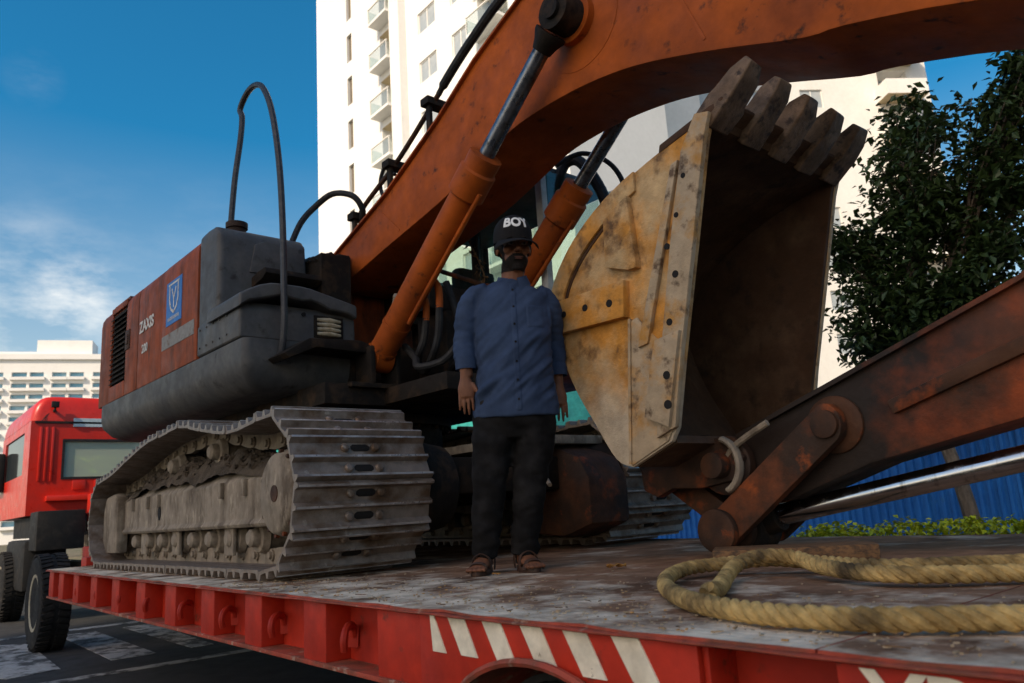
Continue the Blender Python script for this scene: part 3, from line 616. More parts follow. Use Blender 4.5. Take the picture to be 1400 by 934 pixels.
def rfring(i_, z):
    a, b, c, d = xfr+i_*1.8, xr-i_*.35, ya+i_, yb-i_; pts = []
    for (cx_, cy_, s0) in ((b-.12, d-.12, 0), (a+.12, d-.12, 90), (a+.12, c+.12, 180), (b-.12, c+.12, 270)):
        for q in range(5): an = math.radians(s0+q*22.5); pts.append(V(cx_+.12*math.cos(an), cy_+.12*math.sin(an), z))
    return pts
rings = [rfring(*r_) for r_ in rf]; nn = len(rings[0]); mb.add([p for r_ in rings for p in r_], [(i*nn+j, i*nn+(j+1) % nn, (i+1)*nn+(j+1) % nn, (i+1)*nn+j) for i in range(len(rings)-1) for j in range(nn)]+[tuple((len(rings)-1)*nn+j for j in range(nn)), tuple(range(nn-1, -1, -1))])
mb.build('cab_roof', TRUCKRED, TK, smooth=50)
mb = MB(); mb.bx(xr-.005, xr+.02, ya+.05, yb-.05, 1.985, 2.015); mb.build('gutter', TRUCKDARK, TK)
for y in (1.98, 2.06, 2.14): mb = MB(); mb.bx(xr-.004, xr+.018, y, y+.035, 1.12, 1.93); mb.build('pressed_rib', TRUCKRED, TK, bevel=.006)
for y in (2.45, 2.75, 3.05, 3.35): mb = MB(); mb.bx(xr-.004, xr+.016, y, y+.18, .98, 1.12); mb.build('pressed_rib', TRUCKRED, TK, bevel=.006)
mb = MB(); mb.bx(xr-.04, xr-.03, 2.30, 3.82, 1.15, 1.74); rw = mb.build('rear_window', PALEGLASS, TK)
mb = MB()
for (a, b, c, d) in ((2.29, 3.83, 1.14, 1.175), (2.29, 3.83, 1.715, 1.75), (2.29, 2.325, 1.176, 1.714), (3.795, 3.83, 1.176, 1.714)): mb.bx(xr-.02, xr+.008, a, b, c, d)
mb.build('window_seal', BLACKRUB, rw)
mb = MB(); mb.bx(xfr+.02, xfr+.03, ya+.1, yb-.1, 1.25, 1.98); ws = mb.build('windscreen', CABGLASS, TK)
mb = MB(); mb.bx(xfr+.035, xfr+.045, ya+.1, yb-.1, 1.74, 1.98); mb.build('sun_band', TEAL, ws)
for y in (ya+.02, yb-.03):
    mb = MB(); mb.bx(xfr+.35, xr-.55, y, y+.01, 1.25, 1.9); mb.build('side_window', GLASS, TK)
mb = MB()
for y in (2.5, 3.5): mb.bx(-14.5, -14.35, y-.24, y+.24, .8, 1.38); mb.bx(-14.45, -14.38, y-.12, y+.12, 1.385, 1.6)
mb.build('seat', TRUCKDARK, TK, bevel=.03)
mb = MB(); mb.bx(xr+.002, xr+.02, 2.42, 3.1, 1.94, 2.07); mb.box((xr-.02, 2.76, 2.10), (.02, .68, .13)) if False else None
mb.build('number_plate', SIGNG, TK)
wl = MB(); wl.bx(xr+.05, xr+.12, 2.10, 2.20, 2.22, 2.31); wl.bx(xr-.12, xr+.06, 2.135, 2.165, 2.16, 2.2); wl.cyl((xr+.085, 2.15, 2.17), (xr+.085, 2.15, 2.23), .015, 8)
wl.build('work_lamp', TRUCKDARK, TK, bevel=.006)
mb = MB(); mb.tube(cm([(xr-.02, 2.15, 2.19), (xr+.0, 2.05, 2.1), (xr+.02, 1.98, 1.98)], 6), .006, 5); mb.build('lamp_cable', BLACKRUB, TK)
mb = MB(); mb.bx(xr-.02, xr+.1, 2.1, yb, .82, .90); mb.bx(-12.9, -12.6, 2.55, 2.62, .35, .88); mb.build('rear_bar', TRUCKRED, TK, bevel=.01)
mb = MB(); mb.bx(-15.2, -13.5, 1.95, 4.15, .30, .60); mb.bx(-15.1, -8.95, 2.55, 2.75, -.35, -.08); mb.bx(-15.1, -8.95, 3.35, 3.55, -.35, -.08); mb.build('chassis', TRUCKDARK, TK)
mb = MB(); mb.bx(-13.3, -12.7, 1.9, 2.5, .12, .66); mb.build('battery_box', TRUCKDARK, TK, bevel=.02)
mb = MB(); mb.bx(-15.0, -13.3, 1.84, 2.4, -.45, .28); mb.build('fuel_tank', TRUCKDARK, TK, bevel=.08)
mb = MB(); mb.bx(xfr+.02, xfr+.5, 1.72, 1.85, 1.1, 1.75); mb.build('mirror', TRUCKDARK, TK, bevel=.03)
for x, y in ((-14.5, 1.7), (-14.5, 4.1), (-10.2, 1.52), (-10.2, 4.15)):
    wh = part('wheel', TK); wheel(wh, x, y, .32, .5, .29, GZ+.505)
mb = MB(); mb.lathe([(.45, 0), (.45, .08), (.001, .08)], (-10.4, 3.05, -.1), (0, 0, 1), 28); mb.build('fifth_wheel', TRUCKDARK, TK)

# ------------------------------------------------------------------ excavator
S0 = V(-5.87, 3.24, 0)
EX = thing('crawler_excavator', 'orange and grey crawler excavator with its boom folded over the trailer', 'excavator', S0)
LF = Matrix.Translation(S0) @ Matrix.Rotation(math.radians(2.0), 4, 'Z')

# --- tracks
NSH = 42
def track_path():
    cs, rs = V(-4.10, 0, .455), .40; ci, ri = V(-7.85, 0, .40), .345
    pts = []
    for k in range(13):                                   # round the sprocket, bottom to top
        a = -math.pi/2+math.pi*k/12; pts.append(V(cs.x+rs*math.cos(a), 0, cs.z+rs*math.sin(a)))
    pts += [V(-4.62, 0, .835), V(-5.1, 0, .90), V(-5.55, 0, .975), V(-6.0, 0, .965), V(-6.4, 0, .945), V(-6.9, 0, .875), V(-7.4, 0, .79)]
    for k in range(11):
        a = math.pi/2+math.pi*k/10; pts.append(V(ci.x+ri*math.cos(a), 0, ci.z+ri*math.sin(a)))
    pts += [V(-7.3, 0, .055), V(-6, 0, .055), V(-5, 0, .055)]
    pts.append(pts[0]); return cm(pts, 6)
tp = track_path(); cum = [0]
for a, b in zip(tp, tp[1:]): cum.append(cum[-1]+(b-a).length)
def at(s):
    s %= cum[-1]
    for i in range(len(cum)-1):
        if cum[i+1] >= s:
            t = (s-cum[i])/max(1e-9, cum[i+1]-cum[i]); return tp[i].lerp(tp[i+1], t)
    return tp[-1]
pitch = cum[-1]/NSH; hp = pitch/2; SW = .80
def shoe_mesh():
    m_ = MB(); e = hp+.008
    pr = [(-e, .002), (-e, .018), (-e+.010, .050), (-e+.022, .050), (-e+.040, .016), (-.020, .012), (-.009, .044), (.009, .044), (.020, .012),
          (e-.040, .016), (e-.022, .048), (e-.010, .048), (e, .02), (e, .002), (e-.03, -.004), (-e+.03, -.004)]
    m_.prism(pr, -SW/2, SW/2)
    m_.cur = 1
    for u_ in (-e+.016, 0, e-.016): m_.bx(u_-.0055, u_+.0055, -SW/2+.006, SW/2-.006, .040, .0515 if u_ else .0455)
    m_.cur = 0
    for s in (-1, 1):
        for w_ in (-.085, .095):
            m_.lathe([(.025, 0), (.025, .012), (.018, .022), (.001, .025)], (s*hp*.5, w_, .012), (0, 0, 1), 10)
    m_.cur = 2
    for s in (-1, 1): m_.tube([(s*hp*.5, -.05, .0165), (s*hp*.5, -.035, .0165), (s*hp*.5, .045, .0165), (s*hp*.5, .06, .0165)], [.010, .02, .02, .010], 10, b=.0035)  # raised dark ovals painted where the shoe openings would be in shade
    return m_.mesh('track_shoe', [SHOE, RIDGE, HOLESHADE], smooth=30, bevel=0)
def link_mesh():
    m_ = MB()
    for s in (-1, 1):
        m_.prism([(-hp-.02, -.05), (-hp, -.09), (-.03, -.10), (.03, -.10), (hp, -.09), (hp+.02, -.05), (hp, -.004), (-hp, -.004)], s*.10-.022, s*.10+.022)
        m_.cyl((-hp, s*.10-.035, -.055), (-hp, s*.10+.035, -.055), .034, 10)
    m_.cyl((-hp, -.15, -.055), (-hp, .15, -.055), .022, 8)
    return m_.mesh('track_link', MUDDY, bevel=0)
sme, lme = shoe_mesh(), link_mesh()
def track(yc, near):
    root = part('crawler_track', EX)
    for k in range(NSH):
        s = (k+.3)*pitch; p = at(s); q = at(s+.02); pr_ = at(s-.02); t = (q-pr_).normalized()
        nrm = V(t.z, 0, -t.x)                                # outward
        M3 = Matrix(((t.x, 0, nrm.x), (0, 1, 0), (t.z, 0, nrm.z))).transposed().transposed()
        if M3.determinant() < 0: M3 = Matrix(((t.x, 0, nrm.x), (0, -1, 0), (t.z, 0, nrm.z)))
        eu = M3.to_euler(); jit = R.uniform(-.004, .004)
        link('track_shoe', sme, root, (p.x, yc+jit, p.z), eu); link('track_link', lme, root, (p.x, yc, p.z), eu)
    sgn = -1 if near else 1
    def yy(d): return yc+sgn*d                                # d towards the outer side
    # side frame
    m_ = MB(); m_.prism([(yy(.24), .28), (yy(.255), .30), (yy(.235), .33), (yy(.235), .56), (yy(.16), .64), (yy(-.16), .64), (yy(-.22), .56), (yy(-.22), .30), (yy(-.22), .28)], -7.62, -4.42, 'yz')
    fr_ = m_.build('track_frame', MUDDY, root, bevel=.006)
    for x in (-4.75, -5.15, -6.55, -6.85, -7.3): m_ = MB(); m_.bx(x-.02, x+.02, yy(.232), yy(.262), .47, .57); m_.build('frame_lug', MUDDY, root, bevel=.004)
    m_ = MB(); m_.tube([(-6.55, yy(.234), .43), (-6.55, yy(.24), .43)], [.035, .035], 14, b=.06, side=(1, 0, 0)); m_.build('painted_frame_hole', HOLESHADE, root)  # dark oval on the frame, painted as the shade of a hole
    # idler and its guard
    m_ = MB(); m_.lathe([(.001, -.17), (.25, -.17), (.26, -.10), (.31, -.09), (.31, .09), (.26, .10), (.25, .17), (.001, .17)], (-7.85, yc, .40), (0, 1, 0), 32); m_.build('idler', MUDDY, root)
    m_ = MB(); m_.prism([(-7.60, .12), (-7.60, .60), (-7.72, .64), (-8.02, .62), (-8.10, .5), (-8.10, .22), (-7.98, .12)], yy(.2), yy(.3)); m_.build('idler_guard', MUDDY, root, bevel=.03)
    # sprocket and final drive
    m_ = MB(); prof_ = []
    for k in range(42):
        a = 2*math.pi*k/42; rr_ = .355 if k % 2 else .30; prof_.append((-4.10+rr_*math.cos(a), .455+rr_*math.sin(a)))
    m_.prism(prof_, yc-.03, yc+.03); m_.build('sprocket', MUDDY, root)
    m_ = MB(); m_.lathe([(.27, .06), (.27, .20), (.245, .22), (.235, .27), (.215, .325), (.2, .335), (.001, .338)], (-4.08, yc, .45), (0, sgn, 0), 40); fd = m_.build('final_drive', MUDDY, root, smooth=40)
    m_ = MB()
    for k in range(14):
        a = 2*math.pi*k/14+.1; p = V(-4.08+.222*math.cos(a), yy(.30), .45+.222*math.sin(a)); m_.cyl(p, p+V(0, sgn*.022, 0), .015, 7)
    p = V(-4.08, yy(.336), .45); m_.cyl(p, p+V(0, sgn*.006, 0), .045, 16)
    m_.build('drive_bolt', RUSTY, root)['kind'] = 'stuff'
    # rollers
    rm = MB(); rm.lathe([(.001, -.235), (.035, -.235), (.052, -.22), (.058, -.175), (.085, -.17), (.10, -.13), (.08, -.12), (.08, .12), (.105, .13), (.085, .17), (.058, .175), (.052, .22), (.035, .235), (.001, .235)], (0, 0, 0), (0, 1, 0), 18)
    rme = rm.mesh('roller', MUDDY)
    for k in range(8): link('track_roller', rme, root, (-4.72-k*.37, yc, .215))
    for k, x in enumerate((-5.45, -6.35)): link('carrier_roller', rme, root, (x, yc, .80-.03*k)); 
    for x in (-5.1, -6.2, -7.05): m_ = MB(); m_.bx(x-.08, x+.08, yy(.19), yy(.215), .11, .29); m_.build('roller_guard', MUDDY, root, bevel=.01)
    for x in (-5.45, -6.35): m_ = MB(); m_.bx(x-.05, x+.05, yc-.06, yc+.06, .6, .8); m_.build('roller_bracket', MUDDY, root)
    if near:
        def hgt(x, y):
            e = max(0, 1-abs((x+6.0)/1.55)**4)*max(0, 1-abs((y-yc+.02)/.27)**3)
            return .553+min(.085, max(0, (y-(yc-.24))*1.1))+e*(.15+.11*noise.noise(V(x*2.2, y*3, 2))+.05*noise.noise(V(x*8, y*8, 1))+.02*noise.noise(V(x*22, y*22, 4)))
        m_ = MB(); m_.grid(lambda a, b: V(-7.6+3.2*a, yc-.238+.47*b, hgt(-7.6+3.2*a, yc-.238+.47*b)), 150, 30); o = m_.build('caked_mud', MUD, root); o['kind'] = 'stuff'
        m_ = MB(); rr = random.Random(4)
        for k in range(260):
            x = rr.uniform(-7.3, -4.6); y = yc-.22+rr.uniform(0, .2); s = rr.uniform(.008, .03); m_.box((x, y, hgt(x, y)+s*.3), (s*1.4, s, s*.9), Matrix.Rotation(rr.uniform(0, 3), 3, 'Z') @ Matrix.Rotation(rr.uniform(0, 3), 3, 'X'))
        o = m_.build('mud_clod', MUD, root); o['kind'] = 'stuff'
    return root
tn = track(2.042, True); tn['label'] = 'dusty crawler track at the trailer edge'
tf = track(4.432, False)
# --- undercarriage centre
mb = MB()
for sx in (-1, 1):
    for sy in (-1, 1):
        mb.prism([(S0.x+sx*.3, S0.y+sy*.35), (S0.x+sx*.65, S0.y+sy*.25), (S0.x+sx*1.35, S0.y+sy*.98), (S0.x+sx*.95, S0.y+sy*1.1)], .36, .70, 'xy')
mb.bx(S0.x-.7, S0.x+.7, S0.y-.7, S0.y+.7, .34, .72); mb.build('centre_frame', DARKST, EX, bevel=.02)
mb = MB(); mb.lathe([(.001, 0), (.68, 0), (.70, .08), (.66, .10), (.66, .26), (.74, .27), (.74, .34), (.001, .34)], (S0.x, S0.y, .72), (0, 0, 1), 48); mb.build('slew_ring', DARKST, EX)
m_ = MB()
for k in range(40):
    a = 2*math.pi*k/40; p = V(S0.x+.7*math.cos(a), S0.y+.7*math.sin(a), .96); m_.cyl(p, p+V(0, 0, .03), .016, 6)
m_.build('ring_bolt', DARKST, EX)['kind'] = 'stuff'
# travel motors inside the tracks
for y, s in ((2.48, 1), (4.0, -1)):
    mb = MB(); mb.lathe([(.30, -.12), (.31, .0), (.27, .10), (.25, .22), (.17, .28), (.001, .28)], (-4.02, y, .45), (0, s, 0), 30); mb.build('travel_motor', DARKST, EX)
mb = MB(); mb.prism([(-3.62, .16), (-3.62, .46), (-3.70, .60), (-3.95, .70), (-4.35, .70), (-4.35, .12), (-3.9, .08)], 3.62, 4.0); mb.build('motor_guard', RUSTY, EX, bevel=.05)
mb = MB(); mb.bx(-5.0, -3.9, 2.75, 3.70, .40, .62); mb.build('belly_plate', DARKST, EX, bevel=.015)
mb = MB(); mb.bx(-5.25, -3.85, 3.3, 4.02, .70, .76); mb.build('step_plate', MUDDY, EX, bevel=.008)
mb = MB(); mb.tube([(-3.95, 3.45, .62), (-3.62, 3.28, .42)], .014, 8); mb.build('loose_bar', MUDDY, EX)

# --- revolving frame (local frame LF: x towards the boom, y away from the road side)
def EB(name, m_, mt, parent=None, **kw): return m_.build(name, mt, parent or EX, fr=LF, **kw)
mb = MB(); mb.bx(-2.3, 1.0, -.9, .9, 1.07, 1.22); mb.bx(.3, 1.75, -.42, .42, 1.08, 1.2); EB('revolving_frame', mb, DARKST, bevel=.01)
mb = MB(); mb.bx(.72, 1.05, -.72, .5, 1.19, 1.225); EB('front_ledge', mb, DARKST, bevel=.006)
# base skirt, rounded towards the tail
def plan(x0_, x1_, y0_, y1_, rb, rf_):
    pts = []
    for cx_, cy_, r_, a0 in ((x1_-rf_, y1_-rf_, rf_, 0), (x0_+rb, y1_-rb, rb, 90), (x0_+rb, y0_+rb, rb, 180), (x1_-rf_, y0_+rf_, rf_, 270)):
        for k in range(7): a = math.radians(a0+k*15); pts.append((cx_+r_*math.cos(a), cy_+r_*math.sin(a)))
    return pts
mb = MB(); pl = plan(-3.02, .74, -1.36, -.45, .30, .06); k_ = len(pl)
def inset(pts, d, cx_=-1.1, cy_=-.9): return [(x+(d if x < cx_ else -d)*(1 if abs(x-cx_) > 1 else .3), y+(d if y < cy_ else 0)) for x, y in pts]
lv = [(1.20, inset(pl, .16)), (1.24, inset(pl, .08)), (1.32, inset(pl, .015)), (1.40, pl), (1.545, pl)]
mb.add([(x, y, z) for z, pp in lv for x, y in pp], [(i*k_+j, i*k_+(j+1) % k_, (i+1)*k_+(j+1) % k_, (i+1)*k_+j) for i in range(len(lv)-1) for j in range(k_)]+[tuple(range(k_-1, -1, -1)), tuple((len(lv)-1)*k_+j for j in range(k_))])
EB('side_skirt', mb, GREY, smooth=40)
# tail counterweight
cwp = plan(-3.05, -2.2, -1.30, 1.36, .28, .02); k_ = len(cwp); mb = MB()
mb.add([(x, y, z) for z, d in ((1.53, .03), (1.58, 0), (2.3, 0), (2.42, .08)) for x, y in [(px_+(d if px_ < -2.6 else 0), py_*(1-d*.4)) for px_, py_ in cwp]],
       [(i*k_+j, i*k_+(j+1) % k_, (i+1)*k_+(j+1) % k_, (i+1)*k_+j) for i in range(3) for j in range(k_)]+[tuple(range(k_-1, -1, -1)), tuple(3*k_+j for j in range(k_))])
EB('counterweight', mb, ORANGE_DULL, smooth=40)
mb = MB(); mb.bx(-2.92, -1.9, -.9, 1.3, 1.2, 1.535); EB('counterweight_base', mb, GREY, bevel=.05)
# orange side doors with rounded shoulder
def door(xa, xb, name='side_door', m=ORANGE_DULL, dy=0., ztop=2.545):
    m_ = MB(); pr = [(-1.36+dy, 1.55), (-1.36+dy, ztop-.16), (-1.352+dy, ztop-.09), (-1.325+dy, ztop-.04), (-1.27, ztop-.01), (-1.2, ztop), (-1.2, 1.55)]
    m_.prism(pr, xa, xb, 'yz'); return EB(name, m_, m, bevel=.012, ang=40)
door(-.98, -.155); door(-1.66, -.988, dy=.004); door(-2.04, -1.668, dy=.002)
dv = door(-2.95, -2.56, dy=.01)
m_ = MB(); m_.bx(-2.555, -2.045, -1.33, -1.2, 1.55, 2.53); dvp = EB('vent_door', m_, ORANGE_DULL)
for a, b in ((1.55, 1.70), (2.44, 2.50)): m_ = MB(); m_.bx(-2.555, -2.045, -1.358, -1.329, a, b); EB('vent_surround', m_, ORANGE_DULL, dvp, bevel=.008)
m_ = MB(); m_.bx(-2.54, -2.06, -1.334, -1.3305, 1.71, 2.43); EB('vent_back', m_, HOLESHADE, dvp)
sl = MB(); sl.prism([(-1.362, 0), (-1.333, .03), (-1.333, .04), (-1.364, .01)], -2.55, -2.05, 'yz')
for k in range(14):
    m_ = MB(); m_.add([v+V(0, 0, 1.72+k*.05) for v in sl.v], sl.f); EB('vent_slat', m_, DARKST, dvp)
m_ = MB(); m_.bx(-2.035, -1.90, -1.366, -1.355, 1.98, 2.17); m_.bx(-2.0, -1.93, -1.375, -1.366, 2.03, 2.12); EB('door_latch', m_, RUSTY, bevel=.006)
m_ = MB(); m_.bx(-3.0, -.1, -1.2, 1.2, 1.55, 2.50); EB('engine_housing', m_, ORANGE_DULL, bevel=.03)
# lettering and decals
def side_text(body, size, x, z, th, bold, m):
    t = text_mb(body, size, .003, bold); wmax = max(v.x for v in t.v); m_ = MB(); m_.add([V(x+v.x, -1.3605-v.z-.001, z+v.y) for v in t.v], t.f); return m_, wmax
m_, wm = side_text('ZAXIS', .145, -1.60, 2.055, 0, .004, DECALW); EB('lettering', m_, DECALW, flat=True)
m_, wm = side_text('200', .11, -1.52, 1.855, 0, .002, DECALW); EB('lettering', m_, DECALW, flat=True)
m_ = MB(); m_.bx(-.87, -.505, -1.3635, -1.3595, 1.955, 2.33); dc = EB('logo_decal', m_, DECALB)
m_ = MB()                                                     # white shield outline with a Y inside and a line of lettering
def stroke(m_, pts, w_=.016):
    for a, b in zip(pts, pts[1:]): m_.bar((a[0], -1.3645, a[1]), (b[0], -1.3645, b[1]), .004, w_, up=(0, 1, 0)) if False else m_.add(
        *(lambda A, B, n_: ([V(A.x+n_.x, -1.3655, A.y+n_.y), V(B.x+n_.x, -1.3655, B.y+n_.y), V(B.x-n_.x, -1.3655, B.y-n_.y), V(A.x-n_.x, -1.3655, A.y-n_.y)], [(0, 1, 2, 3)]))(Vector(a), Vector(b), (lambda d: Vector((-d.y, d.x)).normalized()*w_/2)(Vector(b)-Vector(a))))
cxl = -.6875
stroke(m_, [(cxl-.10, 2.30), (cxl-.10, 2.16), (cxl-.07, 2.09), (cxl, 2.05), (cxl+.07, 2.09), (cxl+.10, 2.16), (cxl+.10, 2.30)], .022)
stroke(m_, [(cxl-.13, 2.30), (cxl+.13, 2.30)], .014)
stroke(m_, [(cxl-.05, 2.26), (cxl, 2.17), (cxl+.05, 2.26)], .02); stroke(m_, [(cxl, 2.18), (cxl, 2.09)], .02)
for k in range(9): stroke(m_, [(cxl-.13+k*.03, 2.005), (cxl-.115+k*.03, 2.005)], .03)
EB('logo_mark', m_, DECALW, dc, flat=True)
m_ = MB(); m_.bx(-.965, -.21, -1.363, -1.3595, 1.765, 1.885); EB('side_stripe', m_, DECALG)
# fuel tank box (upper grey) and tool box (lower grey)
def rbox(m_, x0_, x1_, y0_, y1_, z0_, z1_): m_.bx(x0_, x1_, y0_, y1_, z0_, z1_)
m_ = MB(); m_.prism([(-.148, 1.56), (-.148, 2.53), (.02, 2.54), (.17, 2.53), (.235, 2.46), (.25, 2.3), (.25, 1.56)], -1.355, -.64); EB('fuel_tank', m_, GREY, bevel=.05, seg=4, ang=25)
m_ = MB(); m_.prism([(.235, 2.13), (.34, 2.15), (.48, 2.155), (.50, 2.11), (.44, 2.08), (.235, 2.05)], -1.10, -.64); EB('tank_step', m_, DARKST, bevel=.008)
m_ = MB(); m_.prism([(-1.12, 2.17), (-1.08, 2.40), (-1.0, 2.44), (-.68, 2.43), (-.66, 2.2)], .24, .262, 'yz'); EB('tank_recess', m_, GREY, bevel=.01)
m_ = MB()                                                     # swept cover of the tool box
cov = []
for k in range(13):
    t = k/12; y = -1.385+.92*t; z = 1.86+.11*math.sin(min(1, t*3.2)*math.pi/2)-.09*max(0, t-.55)/.45; cov.append((y, z))
m_.prism([(y, z-.10+.04*math.sin(i_*1.9)*.3) for i_, (y, z) in enumerate(cov)][::-1]+cov, .10, .72, 'yz'); EB('toolbox_cover', m_, GREY, bevel=.025, seg=3, ang=40)
m_ = MB(); m_.prism([(-.145, 1.56), (-.145, 1.80), (.2, 1.84), (.60, 1.84), (.655, 1.78), (.66, 1.56)], -1.36, -.45); tb = EB('tool_box', m_, GREY, bevel=.025, seg=3)
m_ = MB()
for k in range(5):
    for z in (1.62, 1.76): m_.cyl(V(-.08+k*.13, -1.358, z), V(-.08+k*.13, -1.368, z), .008, 7)
EB('rivet', m_, GREY, tb)['kind'] = 'stuff'
m_ = MB(); m_.bx(.655, .668, -.80, -.56, 1.61, 1.78); lr = EB('lamp_recess', m_, DARKST, bevel=.02)
m_ = MB()
for k in range(4): m_.tube([(.665, -.775, 1.642+k*.035), (.68, -.68, 1.642+k*.035), (.665, -.585, 1.642+k*.035)], [.012, .02, .012], 8, side=(0, 0, 1))
EB('work_lamp', m_, LAMPM, lr)
m_ = MB(); m_.cyl((.655, -.88, 1.775), (.666, -.88, 1.775), .016, 12); EB('painted_bolt_hole', m_, HOLESHADE)  # dark disc painted as a shaded hole
m_ = MB(); m_.prism([(-1.19, 1.40), (-1.0, 1.52), (-.6, 1.54), (-.48, 1.50), (-.5, 1.45), (-.95, 1.46), (-1.15, 1.37)], .60, .99, 'yz'); EB('step_bracket', m_, DARKST, bevel=.008)
m_ = MB(); m_.bx(.1, .745, -.55, -.40, 1.2, 1.545); m_.bx(.5, .70, -.4, .42, 1.2, 1.6); EB('boom_bulkhead', m_, DARKST, bevel=.01)
# filler cap and bent handrail tube
m_ = MB(); m_.lathe([(.07, 0), (.07, .06), (.085, .065), (.085, .11), (.06, .12), (.001, .12)], (.0, -1.12, 2.535), (0, 0, 1), 20); EB('filler_cap', m_, RUSTY)
hp_ = [(.0, -1.17, 2.60), (.02, -1.15, 3.0), (.05, -1.12, 3.35), (.03, -1.1, 3.56), (-.01, -1.1, 3.66), (.13, -1.1, 3.74), (.30, -1.1, 3.73), (.45, -1.1, 3.62), (.60, -1.1, 3.35), (.72, -1.1, 2.9), (.78, -1.1, 2.4), (.80, -1.1, 1.9), (.80, -1.1, 1.6), (.74, -1.1, 1.42), (.62, -1.1, 1.37)]
m_ = MB(); m_.tube(cm(hp_, 7), .024, 10); EB('handrail_tube', m_, HOSE)
# hose arching over to the boom pipes
m_ = MB(); m_.tube(cm([(.12, -.72, 2.5), (.1, -.62, 2.72), (.10, -.5, 2.88), (.24, -.4, 2.98), (.40, -.3, 2.93), (.42, -.22, 2.82), (.33, -.18, 2.75)], 7), .026, 10); EB('arched_hose', m_, BLACKRUB)
m_ = MB()
for k in range(7): m_.tube([(.02+.06*k, -.62, 2.36-.01*k), (.02+.06*k, -.5, 2.44-.01*k), (.02+.06*k, -.4, 2.36-.01*k)], .028, 8)
m_.bx(-.1, .45, -.62, -.36, 1.9, 2.36); EB('hose_bundle', m_, DARKST)

# --- boom
top = [(-.12, 2.40), (.01, 2.48), (.9, 2.77), (1.61, 3.09), (2.06, 3.34), (2.55, 3.54), (3.1, 3.62), (3.7, 3.55), (4.4, 3.26), (5.2, 2.76), (5.9, 2.22), (6.3, 1.82)]
low = [(6.2, 1.52), (5.6, 1.80), (5.04, 2.08), (4.54, 2.25), (4.35, 2.29), (3.94, 2.45), (3.57, 2.58), (3.31, 2.65), (3.05, 2.69), (2.84, 2.705), (2.6, 2.705), (2.34, 2.68), (2.0, 2.58), (1.58, 2.47), (.8, 2.33), (.15, 2.21), (-.05, 2.22), (-.14, 2.30)]
top2 = [(p.x, p.z) for p in cm([V(x, 0, z) for x, z in top], 3)]; low2 = [(p.x, p.z) for p in cm([V(x, 0, z) for x, z in low], 3)]
m_ = MB(); m_.prism(top2+low2, -.28, .28); bo = EB('boom', m_, ORANGE, bevel=.012, ang=25)
def edge_strip(m_, pts, y, w_=.03, t=.014, dz=0):
    for a, b in zip(pts, pts[1:]): m_.bar((a[0], y, a[1]+dz), (b[0], y, b[1]+dz), w_, t)
for s in (-1, 1): m_ = MB(); edge_strip(m_, top[1:-1], s*.282, .05, .016, .006); EB('boom_flange', m_, ORANGE, bo)
for a, b in (((.75, -.281, 2.70), (1.05, -.281, 2.42)), ((3.5, -.281, 3.5), (3.85, -.281, 2.55))): m_ = MB(); m_.bar(a, b, .006, .018); EB('weld_seam', m_, ORANGE, bo)
for q_ in (-1, 1): m_ = MB(); m_.lathe([(.30, 0), (.30, .013), (.20, .018), (.15, .04), (.15, .09), (.001, .09)], (3.03, q_*.27, 3.10), (0, q_, 0), 32); EB('pin_boss', m_, ORANGE, bo)
m_ = MB(); m_.bx(-.15, .35, -.42, -.30, 1.9, 2.42); m_.bx(-.15, .35, .30, .42, 1.9, 2.42); m_.cyl((.02, -.48, 2.32), (.02, .48, 2.32), .07, 20); EB('boom_foot_bracket', m_, DARKST, bevel=.02)
# boom cylinders
def boom_cyl(y, cy):
    a = V(.95, y, 1.43); e = V(3.03, y, 3.10); d = (e-a).normalized()
    m_ = MB(); m_.cyl(a+d*.02, a+d*1.46, .098, 32); m_.cyl(a+d*.30, a+d*.33, .104, 32); m_.cyl(a+d*.07, a+d*.10, .103, 32)
    m_.lathe([(.099, 0), (.125, .02), (.125, .20), (.11, .215), (.11, .235), (.112, .25), (.112, .31), (.07, .32)], a+d*1.40, d, 32)
    m_.cyl(V(a.x, y-.07, a.z), V(a.x, y+.07, a.z), .11, 24)
    o = EB('boom_cylinder', m_, ORANGE)
    m_ = MB(); m_.cyl(a+d*1.70, e-d*.12, .052, 28); EB('piston_rod', m_, ROD, o)
    m_ = MB(); m_.lathe([(.06, 0), (.075, .05), (.10, .10), (.10, .12)], e-d*.24, d, 20); m_.cyl(V(e.x, y-.075, e.z), V(e.x, y+.075, e.z), .115, 28); m_.cyl(V(e.x, y-.10, e.z), V(e.x, y+.09, e.z), .06, 20); EB('rod_eye', m_, DARKST, o)
    m_ = MB()
    for k in range(10):
        an = 2*math.pi*k/10; u_ = d.cross(V(0, 1, 0)).normalized(); v_ = V(0, 1, 0); p = a+d*1.625+(u_*math.cos(an)+v_*math.sin(an))*.095; m_.cyl(p, p+d*.03, .011, 6)
    EB('gland_bolt', m_, DARKST, o)['kind'] = 'stuff'
    m_ = MB(); s_ = V(0, -1, 0) if y > 0 else V(0, 1, 0); off = d.cross(V(0, 1, 0)).normalized()*-.115
    m_.tube(cm([a+d*.42+off, a+d*.6+off, a+d*1.3+off*1.1, a+d*1.5+off*1.15], 5), .016, 8); EB('feed_pipe', m_, ORANGE, o)
    for k in (-1, 1): m_ = MB(); m_.bx(a.x-.12, a.x+.1, y+k*.107-.022, y+k*.107+.022, 1.2, 1.5); EB('cylinder_lug', m_, DARKST, o, bevel=.015)
boom_cyl(-.43, 0); boom_cyl(.43, 0)
